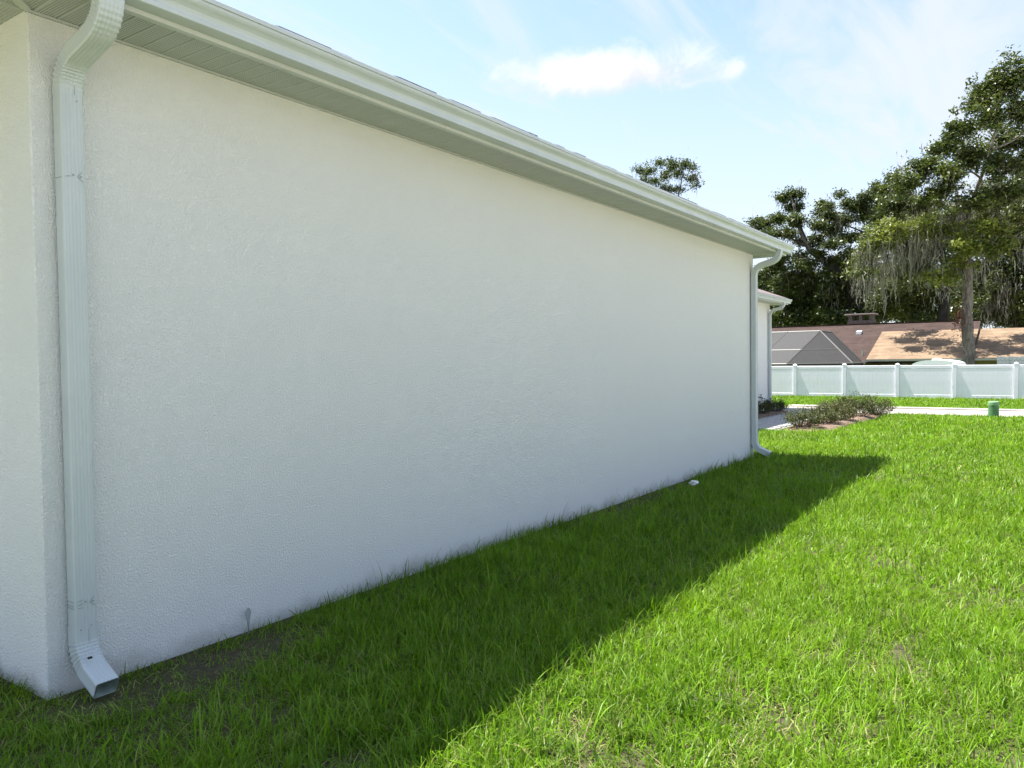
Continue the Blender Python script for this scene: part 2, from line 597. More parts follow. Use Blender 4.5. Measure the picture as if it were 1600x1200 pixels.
def smooth_path(pts, rads=None, sub=6):
    """Catmull-Rom resampling"""
    P = [np.array(p, float) for p in pts]
    P = [2 * P[0] - P[1]] + P + [2 * P[-1] - P[-2]]
    out = []
    for k in range(1, len(P) - 2):
        for s in range(sub):
            t = s / sub
            a, b, c, d = P[k - 1:k + 3]
            out.append(0.5 * ((2 * b) + (c - a) * t + (2 * a - 5 * b + 4 * c - d) * t * t + (3 * b - a - 3 * c + d) * t ** 3))
    out.append(P[-2])
    return [Vector(q) for q in out]


# ------------------------------------------------------------------ ground
def ground_z(x, y):
    t = min(max((y - 32.2) / 5.0, 0.0), 1.0)
    return -1.25 * t * t * (3 - 2 * t)


def build_ground():
    xs = [-900, -300, -120, -60, -30, -15, -8, -4, -2, -1] + [i * 0.5 for i in range(0, 15)] + [8, 10, 14, 20, 40, 80, 200, 500, 900]
    ys = [-900, -300, -100, -40, -15, -6, -2] + [i * 0.5 for i in range(0, 26)] + [14, 16, 18, 20, 22, 24, 26, 28, 30, 31, 32] + [32.2 + i * 0.5 for i in range(1, 11)] + [40, 50, 70, 100, 160, 300, 600, 1200]
    rng = random.Random(3)
    vs = []
    for y in ys:
        for x in xs:
            z = ground_z(x, y)
            if 0 < x < 7.5 and 0 <= y < 14: z += 0.012 * math.sin(x * 2.1 + y * 1.3) + rng.uniform(-0.008, 0.008)
            vs.append((x, y, z))
    nx = len(xs)
    fs = [(j * nx + i, j * nx + i + 1, (j + 1) * nx + i + 1, (j + 1) * nx + i) for j in range(len(ys) - 1) for i in range(nx - 1)]
    me = bpy.data.meshes.new('ground')
    me.from_pydata(vs, [], fs)
    me.materials.append(MATS['soil'])
    me.polygons.foreach_set('use_smooth', [True] * len(fs))
    return tag(link('ground', me), kind='structure')


build_ground()

# driveway and kerb, walk, bed -----------------------------------------------------
drive = tag(MB().box(-2.95, 60, 22.75, 24.85, -0.2, 0.03, 0.01).build('driveway', 'concrete'), kind='structure')
for k in range(8):
    x = 1.2 + k * 3.1
kerb = tag(MB().box(-2.95, 60, 24.852, 25.10, -0.2, 0.075, 0.02).build('kerb', 'kerb_concrete'), kind='structure')

walk = tag(MB().box(-2.15, -0.95, 16.6, 22.74, -0.2, 0.012).build('garden_path', 'paver_sand'), kind='structure')
pv = MB().box(0.006, 0.294, 0.006, 0.194, 0, 0.05, 0.006).mesh('paver', 'paver_grey')
rng = random.Random(12)
for j in range(30):
    off = 0.15 if j % 2 else 0.0
    for i in range(4):
        x = -2.13 + i * 0.3 + (off if i < 4 else 0) - 0.07
        if x + 0.3 > -0.93: continue
        o = link('paver', pv, walk)
        o.location = (x, 16.64 + j * 0.2, -0.012 + rng.uniform(-0.003, 0.003))


def blob_sheet(name, pts, z, mat, dome=0.0):
    P = smooth_path(pts + [pts[0]], sub=5)[:-1]
    c = sum(P, Vector()) / len(P)
    mb = MB()
    n = len(P)
    mb.v.append((c.x, c.y, z + dome))
    for f in (0.5, 0.85, 1.0):
        for q in P:
            w = c.lerp(q, f)
            mb.v.append((w.x, w.y, z + dome * (1 - f ** 3) if f < 1 else -0.03))
    for k in range(n):
        l = (k + 1) % n
        mb.f.append((0, 1 + k, 1 + l))
        for r in range(2):
            mb.f.append((1 + r * n + k, 1 + (r + 1) * n + k, 1 + (r + 1) * n + l, 1 + r * n + l))
    return mb.build(name, mat, smooth=True)


bed = tag(blob_sheet('mulch_bed', [(-0.90, 16.8, 0), (-0.45, 16.6, 0), (0.10, 17.3, 0), (0.18, 18.6, 0), (0.22, 20.0, 0), (0.34, 21.6, 0), (0.2, 22.6, 0), (-0.5, 22.65, 0), (-0.9, 22.2, 0), (-0.92, 19.5, 0)], 0.03, 'mulch', 0.05), kind='structure')
bed2 = tag(blob_sheet('wall_bed', [(-3.0, 18.6, 0), (-2.25, 18.7, 0), (-2.2, 20.5, 0), (-2.2, 22.6, 0), (-3.0, 22.6, 0)], 0.03, 'mulch', 0.04), kind='structure')

# ------------------------------------------------------------------ the white house
HX0, HY0, HY1, HZ = -12.0, 1.665, 12.06, 3.19
SOF = 3.16
OV = 0.375                                # wall face to fascia
OVN = 1.05                                # deeper eave over the near end
house = thing('white_house', 'white stucco house with long blank side wall, gutter and downspouts', 'house', (-6, 7, 0))

wall = MB().box(HX0, 0, HY0, HY1, -0.3, HZ, 0.006).build('wall', 'stucco', house)

WX, WY1 = -3.1, 23.45
wing = MB().box(HX0 + 0.01, WX, HY1 + 0.005, WY1, -0.3, HZ).build('wing_wall', 'stucco', house)
tag(wing, 'set-back white stucco wing behind the far corner')

# soffit: pressed panels with three grooves each
def soffit_panel_mesh(w, depth, n):
    mb = MB()
    pr = []
    for k in range(n):
        y0 = k * w / n
        pr += [(y0 + 0.005, 0.0), (y0 + w / n - 0.006, 0.0), (y0 + w / n - 0.003, 0.009), (y0 + w / n + 0.002, 0.009)]
    mb_pts = [(0.0, 0.009), (0.002, 0.009)] + pr[:-1] + [(w - 0.0005, 0.009), (w - 0.0005, 0.02), (0.0, 0.02)]
    mb.prism(mb_pts, 'x', 0.0, depth)
    return mb.mesh('soffit_panel', 'soffit_vinyl')


soffit = MB().box(HX0 + 0.02, OV - 0.004, HY0 - OVN + 0.004, HY1 + OV - 0.004, SOF + 0.0225, SOF + 0.05).build('soffit', 'soffit_vinyl', house)
PW = 0.3048
pm = soffit_panel_mesh(PW, OV + 0.006, 3)
pmn = soffit_panel_mesh(PW, OVN + 0.002, 3)
n = int((HY1 - HY0) / PW)
for k in range(n + 1):
    y = HY0 + 0.02 + k * PW
    if y + PW > HY1 + 0.06: break
    o = link('soffit_panel', pm, soffit)
    o.location = (-0.004, y, SOF)
for k in range(9):                          # near end, panels run towards the camera side
    o = link('soffit_panel', pmn, soffit)
    o.rotation_euler = (0, 0, -math.pi / 2)
    o.location = (-0.02 - (k + 1) * PW, HY0 + 0.004, SOF)
# corner squares, plain with a mitre strip
for y0, y1, s in ((HY0 - OVN, HY0 + 0.018, -1), (y + 0.002 if y + PW > HY1 + 0.06 else HY1, HY1 + OV, 1)):
    q = MB().box(-0.004, OV, y0, y1, SOF + 0.004, SOF + 0.021).build('soffit_corner', 'soffit_vinyl', soffit)
    c = Vector((0, HY0 if s < 0 else HY1, 0)); e = Vector((OV, (HY0 - OV) if s < 0 else (HY1 + OV), 0))
    t = (e - c).normalized(); nn = Vector((-t.y, t.x, 0)) * 0.02
    a, b2 = c + t * 0.01, e - t * 0.02
    mb = MB(); i0 = 0
    mb.v += [tuple(p + Vector((0, 0, z))) for z in (SOF - 0.004, SOF + 0.010) for p in (a - nn, b2 - nn, b2 + nn, a + nn)]
    for f in ((0, 1, 2, 3), (4, 5, 6, 7), (0, 1, 5, 4), (1, 2, 6, 5), (2, 3, 7, 6), (3, 0, 4, 7)): mb.f.append(f)
    mb.build('mitre_strip', 'fascia_paint', soffit)
far_soffit = MB().box(HX0 + 0.02, -0.004, HY1, HY1 + OV - 0.004, SOF + 0.004, SOF + 0.022).build('soffit_strip', 'soffit_vinyl', soffit)
# J-channel along the wall
MB().box(0.0005, 0.014, HY0 - 0.01, HY1 + 0.01, SOF - 0.012, SOF - 0.001).build('wall_channel', 'soffit_vinyl', soffit)

# fascia boards
F0, F1 = SOF - 0.018, 3.316
fas = MB()
fas.box(OV, OV + 0.022, HY0 - OVN, HY1 + OV, F0, F1)
fas.box(OV - 0.014, OV, HY0 - OVN + 0.024, HY1 + OV - 0.024, F0, F0 + 0.003)
fas.build('fascia', 'fascia_paint', house)
MB().box(HX0, OV + 0.022, HY0 - OVN - 0.0225, HY0 - OVN - 0.0005, F0, F1).build('fascia', 'fascia_paint', house)
MB().box(HX0, OV + 0.022, HY1 + OV + 0.0005, HY1 + OV + 0.0225, F0, F1).build('fascia', 'fascia_paint', house)

# K-style gutter
GP = [(0.0, 0.118), (0.0, 0.0), (0.080, 0.0), (0.0845, 0.003), (0.0855, 0.020), (0.0815, 0.026), (0.0825, 0.038), (0.089, 0.052), (0.100, 0.064),
      (0.112, 0.074), (0.119, 0.084), (0.1205, 0.092), (0.118, 0.0945), (0.118, 0.0975), (0.1265, 0.0985), (0.1275, 0.103), (0.1275, 0.120), (0.125, 0.1225), (0.112, 0.1225)]
GX, GZ = OV + 0.023, SOF + 0.004


def gutter(y0, y1, x0, z0, name='gutter'):
    inner = []
    for k, (x, z) in enumerate(GP):
        inner.append((max(x - 0.0035, 0.0015), min(max(z + 0.0025, 0.0025), 0.1195)))
    poly = [(x0 + x, z0 + z) for x, z in GP] + [(x0 + x, z0 + z) for x, z in inner[::-1]]
    mb = MB()
    # sections, each a touch out of line like real 10 ft lengths seamed on site
    mb.prism(poly, 'y', y0, y1)
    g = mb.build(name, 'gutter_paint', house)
    for ye in (y0 - 0.004, y1 + 0.001):
        MB().prism([(x0 + x * 1.006, z0 + z) for x, z in GP], 'y', ye, ye + 0.003).build('end_cap', 'gutter_paint', g)
    return g


gut = gutter(HY0 - OVN - 0.02, HY1 + OV + 0.02, GX, GZ)
for yy in (5.1, 8.4):
    MB().prism([(GX + x * 1.004 + 0.0004, GZ + z - 0.0008) for x, z in GP[1:-2]] + [(GX + x * 0.985, GZ + z + 0.0012) for x, z in GP[1:-2]][::-1], 'y', yy, yy + 0.016).build('seam', 'gutter_paint', gut)

# main hip roof: deck plane + shingle edge
def hip_roof(x0, x1, y0, y1, z, pitch, mat, name):
    w, l = x1 - x0, y1 - y0
    h = min(w, l) / 2 * pitch
    s = min(w, l) / 2
    if w >= l:
        r0, r1 = (x0 + s, (y0 + y1) / 2, z + h), (x1 - s, (y0 + y1) / 2, z + h)
        c = [(x0, y0, z), (x1, y0, z), (x1, y1, z), (x0, y1, z)]
        f = [[c[0], c[1], r1, r0], [c[1], c[2], r1], [c[2], c[3], r0, r1], [c[3], c[0], r0]]
    else:
        r0, r1 = ((x0 + x1) / 2, y0 + s, z + h), ((x0 + x1) / 2, y1 - s, z + h)
        c = [(x0, y0, z), (x1, y0, z), (x1, y1, z), (x0, y1, z)]
        f = [[c[0], c[1], r0], [c[1], c[2], r1, r0], [c[2], c[3], r1], [c[3], c[0], r0, r1]]
    mb = MB()
    for q in f: mb.face(q)
    mb.face([(x0, y0, z - 0.02), (x1, y0, z - 0.02), (x1, y1, z - 0.02), (x0, y1, z - 0.02)])
    return mb.build(name, mat, house)


RX = OV + 0.062
roof = hip_roof(HX0 - 0.4, RX - 0.012, HY0 - OVN - 0.05, HY1 + OV + 0.05, F1 + 0.006, 5 / 12, 'shingle_dark', 'roof')
rng = random.Random(5)
mb = MB()
y = HY0 - OVN - 0.05
while y < HY1 + OV + 0.04:
    w = rng.choice((0.11, 0.16, 0.2, 0.24))
    y2 = min(y + w, HY1 + OV + 0.05)
    t = rng.choice((0.001, 0.002, 0.009, 0.012))
    e = RX + rng.uniform(-0.004, 0.004)
    zz = F1 + 0.004
    sl = 5 / 12
    L = 0.15
    mb.v += [(e, y, zz), (e, y2 - 0.003, zz), (e - L, y2 - 0.003, zz + L * sl), (e - L, y, zz + L * sl),
             (e, y, zz + 0.007 + t), (e, y2 - 0.003, zz + 0.007 + t), (e - L, y2 - 0.003, zz + L * sl + 0.007 + t), (e - L, y, zz + L * sl + 0.007 + t)]
    i = len(mb.v) - 8
    for f in ((0, 1, 2, 3), (4, 5, 6, 7), (0, 1, 5, 4), (1, 2, 6, 5), (2, 3, 7, 6), (3, 0, 4, 7)): mb.f.append(tuple(i + k for k in f))
    y = y2
tag(mb.build('shingle_edge', 'shingle_dark', roof), kind='stuff')

# wing eave
WOV = 0.40
hip_roof(HX0 - 0.4, WX + WOV + 0.05, HY1 + OV + 0.10, WY1 + WOV + 0.05, F1 + 0.006, 5 / 12, 'shingle_wing', 'wing_roof')
MB().box(HX0, WX + WOV, HY1 + OV + 0.12, WY1 + WOV, SOF, SOF + 0.03).build('wing_soffit', 'soffit_vinyl', house)
wf = MB(); wf.box(WX + WOV, WX + WOV + 0.022, HY1 + OV + 0.12, WY1 + WOV + 0.02, F0, F1); wf.box(HX0, WX + WOV - 0.001, WY1 + WOV, WY1 + WOV + 0.02, F0, F1)
wf.build('wing_fascia', 'fascia_paint', house)
gutter(HY1 + OV + 0.2, WY1 + WOV + 0.02, WX + WOV + 0.023, GZ, 'wing_gutter')


# downspouts ---------------------------------------------------------------------------
def ds_profile(w, d, ribs=5, amp=0.0022, r=0.010):
    pts = []
    N = 30
    for k in range(N + 1):                    # front face, +d side
        u = -w / 2 + r + (w - 2 * r) * k / N
        ph = (k / N) * ribs
        pts.append((u, d / 2 - amp * (0.5 + 0.5 * math.cos(2 * math.pi * ph)) ** 2))
    for k in range(1, 4): a = math.pi / 2 * (1 - k / 4); pts.append((w / 2 - r + r * math.cos(a), d / 2 - r + r * math.sin(a)))
    for k in range(9):
        v = d / 2 - r - (d - 2 * r) * k / 8
        pts.append((w / 2 - (amp * 0.8 if k in (3, 5) else 0), v))
    for k in range(1, 4): a = math.pi / 2 * (k / 4); pts.append((w / 2 - r + r * math.cos(a), -d / 2 + r - r * math.sin(a)))
    pts.append((w / 2 - r, -d / 2)); pts.append((-w / 2 + r, -d / 2))
    for k in range(1, 4): a = math.pi / 2 * (1 - k / 4); pts.append((-w / 2 + r - r * math.cos(a), -d / 2 + r - r * math.sin(a)))
    for k in range(9):
        v = -d / 2 + r + (d - 2 * r) * k / 8
        pts.append((-w / 2 + (amp * 0.8 if k in (3, 5) else 0), v))
    for k in range(1, 4): a = math.pi / 2 * (k / 4); pts.append((-w / 2 + r - r * math.cos(a), d / 2 - r + r * math.sin(a)))
    return pts


def fillet(pts, rad, step=0.005):
    """2-D polyline (x,z) with filleted corners, resampled; returns (x, z, bend-flag)"""
    out = []
    P = [Vector(p) for p in pts]
    cur = P[0]
    for k in range(1, len(P)):
        if k < len(P) - 1:
            a = (P[k - 1] - P[k]).normalized(); b = (P[k + 1] - P[k]).normalized()
            ang = a.angle(b)
            tl = rad / math.tan(ang / 2)
            s, e = P[k] + a * tl, P[k] + b * tl
            L = (s - cur).length
            for i in range(max(1, int(L / 0.03))):
                out.append((*cur.lerp(s, i / max(1, int(L / 0.03))), 0))
            bis = (a + b).normalized()
            cen = P[k] + bis * (rad / math.sin(ang / 2))
            v0, v1 = s - cen, e - cen
            th = v0.angle(v1)
            cr = v0.x * v1.y - v0.y * v1.x
            n = max(6, int(th * rad / step))
            for i in range(n + 1):
                t = th * i / n * (1 if cr > 0 else -1)
                c_, s_ = math.cos(t), math.sin(t)
                out.append((cen.x + v0.x * c_ - v0.y * s_, cen.y + v0.x * s_ + v0.y * c_, math.sin(math.pi * i / n)))
            cur = e
        else:
            L = (P[k] - cur).length
            m_ = max(2, int(L / 0.03))
            for i in range(m_ + 1):
                out.append((*cur.lerp(P[k], i / m_), 0))
    res = [out[0]]
    for q in out[1:]:
        if math.hypot(q[0] - res[-1][0], q[1] - res[-1][1]) > 1e-4: res.append(q)
    return res


def sweep(path, prof, y, crimp=0.0, wave=0.018, scale=1.0, thick=0.0):
    """path in x,z at depth y; profile (u along y, v along the in-plane normal)"""
    mb = MB()
    n = len(prof)
    s = 0.0
    for k, (x, z, bflag) in enumerate(path):
        a = path[max(k - 1, 0)]; b = path[min(k + 1, len(path) - 1)]
        t = Vector((b[0] - a[0], b[1] - a[1])).normalized()
        nn = Vector((-t.y, t.x))            # for a path going down (0,-1) this is +x
        if k: s += math.hypot(x - path[k - 1][0], z - path[k - 1][1])
        c = 1.0 + crimp * bflag * math.sin(2 * math.pi * s / wave)
        for u, v in prof:
            mb.v.append((x + nn.x * v * c * scale, y + u * c * scale, z + nn.y * v * c * scale))
    for k in range(len(path) - 1):
        for j in range(n):
            l = (j + 1) % n
            mb.f.append((k * n + j, k * n + l, (k + 1) * n + l, (k + 1) * n + j))
    return mb


DW, DD = 0.102, 0.080


def downspout(name_label, y, xw, xg, ztop, detail=True, foot=0.24):
    prof = ds_profile(DW, DD)
    small = [(u * 0.96, v * 0.96) for u, v in prof]
    x = xw + 0.052
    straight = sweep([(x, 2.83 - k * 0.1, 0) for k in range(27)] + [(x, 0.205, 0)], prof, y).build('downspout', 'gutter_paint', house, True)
    tag(straight, name_label)
    top = fillet([(xg, ztop), (xg, ztop - 0.125), (x, 2.935), (x, 2.795)], 0.155)
    k = len(top) * 11 // 20
    up_path = top[:k + 1]; lo_path = top[k - 1:]
    sweep(up_path, prof, y, 0.042, 0.021, 1.06).build('upper_elbow', 'gutter_paint', straight, True)
    sweep(lo_path, prof, y, 0.07, 0.021, 1.025).build('offset_elbow', 'gutter_paint', straight, True)
    ft = fillet([(x, 0.33), (x, 0.165), (x + foot, 0.068)], 0.165)
    e = sweep(ft, prof, y, 0.07, 0.021, 1.05)
    elb = e.build('foot_elbow', 'gutter_paint', straight, True)
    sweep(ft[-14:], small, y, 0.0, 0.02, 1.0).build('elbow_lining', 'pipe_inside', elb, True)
    if not detail: return straight
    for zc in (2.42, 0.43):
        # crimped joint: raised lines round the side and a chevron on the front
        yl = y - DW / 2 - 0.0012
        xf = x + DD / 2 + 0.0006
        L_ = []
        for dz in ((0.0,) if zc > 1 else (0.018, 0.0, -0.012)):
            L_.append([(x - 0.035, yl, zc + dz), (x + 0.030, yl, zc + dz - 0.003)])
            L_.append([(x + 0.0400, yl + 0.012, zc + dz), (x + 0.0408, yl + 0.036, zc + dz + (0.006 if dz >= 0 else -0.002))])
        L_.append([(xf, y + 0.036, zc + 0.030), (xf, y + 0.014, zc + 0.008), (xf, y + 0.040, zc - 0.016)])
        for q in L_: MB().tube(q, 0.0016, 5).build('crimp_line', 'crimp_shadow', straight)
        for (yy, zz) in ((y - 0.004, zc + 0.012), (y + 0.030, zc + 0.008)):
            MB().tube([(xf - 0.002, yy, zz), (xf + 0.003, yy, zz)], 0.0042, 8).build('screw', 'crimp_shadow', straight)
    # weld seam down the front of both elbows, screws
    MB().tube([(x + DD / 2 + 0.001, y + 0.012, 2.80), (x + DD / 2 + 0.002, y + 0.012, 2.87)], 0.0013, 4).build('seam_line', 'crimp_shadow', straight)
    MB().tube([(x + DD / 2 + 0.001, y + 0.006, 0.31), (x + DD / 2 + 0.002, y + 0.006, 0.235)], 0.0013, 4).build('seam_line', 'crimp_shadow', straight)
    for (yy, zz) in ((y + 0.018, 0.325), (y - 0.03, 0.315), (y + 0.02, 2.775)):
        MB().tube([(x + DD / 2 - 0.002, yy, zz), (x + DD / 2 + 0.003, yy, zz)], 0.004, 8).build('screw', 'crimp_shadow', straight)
    MB().box(x + 0.095, x + 0.106, y - 0.03, y - 0.012, 0.190, 0.198).build('drain_slot', 'dark_gap', elb)
    return straight


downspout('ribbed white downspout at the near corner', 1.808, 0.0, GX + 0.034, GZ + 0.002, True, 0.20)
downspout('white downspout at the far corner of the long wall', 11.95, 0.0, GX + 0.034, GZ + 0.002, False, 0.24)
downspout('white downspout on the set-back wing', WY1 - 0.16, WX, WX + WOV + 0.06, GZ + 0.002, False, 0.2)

# hose bib on the wing
hb = MB()
hb.tube([(WX, 22.35, 0.42), (WX + 0.10, 22.35, 0.42), (WX + 0.13, 22.35, 0.37)], 0.016, 8)
hb.tube([(WX + 0.07, 22.35, 0.43), (WX + 0.07, 22.35, 0.49)], 0.008, 6)
hb.lathe([(0.035, 0.487), (0.04, 0.495), (0.035, 0.503)], WX + 0.07, 22.35, 10)
hb.build('hose_bib', 'brass', house)

# ------------------------------------------------------------------ vinyl fence
FY = 31.46
fence = thing('vinyl_fence', 'low white vinyl privacy fence with capped posts across the far lawn', 'fence', (-1.0, FY, 0))
post_me = MB().box(-0.065, 0.065, -0.065, 0.065, -0.2, 1.235, 0.006).mesh('post', 'vinyl_white')
cap_me = MB().lathe([(0.098, 1.235), (0.098, 1.262), (0.085, 1.272), (0.05, 1.292), (0.012, 1.305)], 0, 0, 4).mesh('post_cap', 'vinyl_white')
for v in cap_me.vertices:
    x_, y_ = v.co.x, v.co.y
    c_, s_ = math.cos(math.pi / 4), math.sin(math.pi / 4)
    v.co.x, v.co.y = x_ * c_ - y_ * s_, x_ * s_ + y_ * c_
PB = 0.1524
plank_me = MB().prism([(0.0004, 0.0145), (0.004, 0.0175), (PB - 0.004, 0.0175), (PB - 0.0004, 0.0145), (PB - 0.0004, -0.0145), (PB - 0.004, -0.0175), (0.004, -0.0175), (0.0004, -0.0145)], 'z', 0.09, 1.10).mesh('plank', 'vinyl_white')
rail_me = MB().box(0.065, 1.765, -0.022, 0.022, 0.0, 0.115, 0.008).mesh('rail', 'vinyl_white')
for k in range(-4, 9):
    px = -4.469 + 1.83 * k
    dz = 0.010 * math.sin(k * 1.7)
    o = link('post', post_me, fence); o.location = (px, FY, dz)
    o.matrix_parent_inverse = parent_world(fence).inverted()
    c = bpy.data.objects.new('post_cap', cap_me); COL.objects.link(c); c.parent = o
    if k == 8: break
    panel = link('fence_panel', rail_me, fence)
    panel.location = (px, FY, 1.105)
    o2 = bpy.data.objects.new('bottom_rail', rail_me); COL.objects.link(o2); o2.parent = panel; o2.location = (0, 0, -1.06)
    for i in range(11):
        q = bpy.data.objects.new('plank', plank_me); COL.objects.link(q); q.parent = panel
        q.location = (0.0765 + i * PB, 0, -1.105)

# ------------------------------------------------------------------ green utility pedestal
ped = thing('utility_pedestal', 'short round green utility pedestal standing at the edge of the driveway', 'pedestal', (2.655, 22.55, 0))
MB().lathe([(0.118, -0.1), (0.118, 0.30), (0.112, 0.305)], 2.655, 22.55, 24).build('body', 'pedestal_green', ped, False)
MB().lathe([(0.1195, 0.30), (0.123, 0.305), (0.123, 0.375), (0.116, 0.396), (0.095, 0.408), (0.04, 0.414)], 2.655, 22.55, 24).build('cap', 'pedestal_cap_green', ped, False)
MB().box(2.63, 2.68, 22.405, 22.428, 0.30, 0.34, 0.004).build('latch', 'pedestal_green', ped)

# ------------------------------------------------------------------ litter and marker in the grass
rng = random.Random(9)
bm = bmesh.new()
bmesh.ops.create_icosphere(bm, subdivisions=2, radius=0.05)
for v in bm.verts:
    k = rng.uniform(0.55, 1.15)
    v.co = Vector((v.co.x * 1.25 * k + 0.38, v.co.y * k * 0.9 + 8.62, max(v.co.z * k * 0.8, -0.03) + 0.095))
me = bpy.data.meshes.new('paper_scrap'); bm.to_mesh(me); bm.free(); me.materials.append(MATS['paper'])
tag(link('paper_scrap', me), 'small crumpled white paper scrap lying in the shaded grass', 'litter')

lp = []
for k in range(25):
    a = -math.pi / 2 + 0.25 + (2 * math.pi - 0.5) * k / 24
    lp.append((0.035, 2.735 + 0.016 * math.cos(a) * (1.0 if math.sin(a) > 0 else 0.75), 0.112 + 0.036 * math.sin(a)))
lm = MB().tube([(0.035, 2.731, 0.0)] + lp[1:-1] + [(0.035, 2.739, 0.0)], 0.0035, 6)
lo = tag(lm.build('loop_marker', 'marker_plastic', None, True), 'small grey plastic loop sticking up against the wall base', 'marker')
web = MB(); web.prism([(q[1], q[2]) for q in lp[1:-1]], 'x', 0.0335, 0.0365)
web.build('web', 'marker_plastic', lo)


# ------------------------------------------------------------------ leaves / trees
def leaf_cards(C, sizes, rs, flat=0.55, aspect=0.5):
    """one folded diamond leaf per centre"""
    N = len(C)
    nrm = rs.normal(size=(N, 3)); nrm[:, 2] = np.abs(nrm[:, 2]) + flat
    nrm /= np.linalg.norm(nrm, axis=1)[:, None]
    d = rs.normal(size=(N, 3)); d -= nrm * (d * nrm).sum(1)[:, None]
    d /= np.linalg.norm(d, axis=1)[:, None]
    s = np.cross(nrm, d)
    L = sizes[:, None]
    droop = nrm * L * 0.14
    v = np.empty((N, 4, 3))
    v[:, 0] = C - d * L * 0.5
    v[:, 1] = C + s * L * 0.5 * aspect + droop
    v[:, 2] = C + d * L * 0.5
    v[:, 3] = C - s * L * 0.5 * aspect + droop
    f = np.arange(N * 4, dtype=np.int32).reshape(N, 4)
    return v.reshape(-1, 3), f


def crown_points(blobs, dens, per, sigma, rs):
    cs, tint, subs = [], [], []
    for (x, y, z, rx, ry, rz, t) in blobs:
        n = max(7, int(dens * rx * rz * 4.0))
        u = rs.normal(size=(n, 3)); u /= np.linalg.norm(u, axis=1)[:, None]
        r = (0.20 + 0.80 * rs.random(n) ** 0.7) * (1 + rs.normal(0, 0.30, n))
        P = np.array([x, y, z]) + u * r[:, None] * np.array([rx * 0.97, ry * 0.97, rz * 1.18])
        subs.append(((x, y, z), P))
        k = np.maximum(3, (per * rs.lognormal(0, 0.45, n)).astype(int))
        idx = np.repeat(np.arange(n), k)
        off = rs.normal(size=(len(idx), 3)) * np.array([sigma, sigma, sigma * 0.62])
        cs.append(P[idx] + off)
        tt = np.clip(t + rs.normal(0, 0.10, n), 0, 1)[idx] * rs.uniform(0.5, 1.0, len(idx))
        tint.append(tt)
    return np.concatenate(cs), np.concatenate(tint), subs


def moss_mesh(moss, rs):
    vs, fs = [], []
    for (x, y, z, w, L, n) in moss:
        for _ in range(int(n * 1.9)):
            cx, cy = x + rs.normal(0, w * 0.6), y + rs.normal(0, w * 0.8)
            cz = z + rs.normal(0, 0.6)
            ln = L * rs.uniform(0.2, 1.0) ** 1.7
            wd = rs.uniform(0.008, 0.026)
            a = rs.uniform(0, math.pi)
            seg = 4
            i = len(vs)
            for k in range(seg + 1):
                t = k / seg
                jx, jy = rs.normal(0, 0.05), rs.normal(0, 0.05)
                ww = wd * (0.5 + 1.0 * math.sin(math.pi * min(1, t * 1.1 + 0.12)))
                ww = max(ww * (1 - t * 0.75), 0.006)
                vs.append((cx + jx + ww * math.cos(a), cy + jy + ww * math.sin(a), cz - ln * t))
                vs.append((cx + jx - ww * math.cos(a), cy + jy - ww * math.sin(a), cz - ln * t))
                a += rs.normal(0, 0.5)
            for k in range(seg):
                fs.append((i + 2 * k, i + 2 * k + 1, i + 2 * k + 3, i + 2 * k + 2))
    return np.array(vs), np.array(fs, dtype=np.int32)


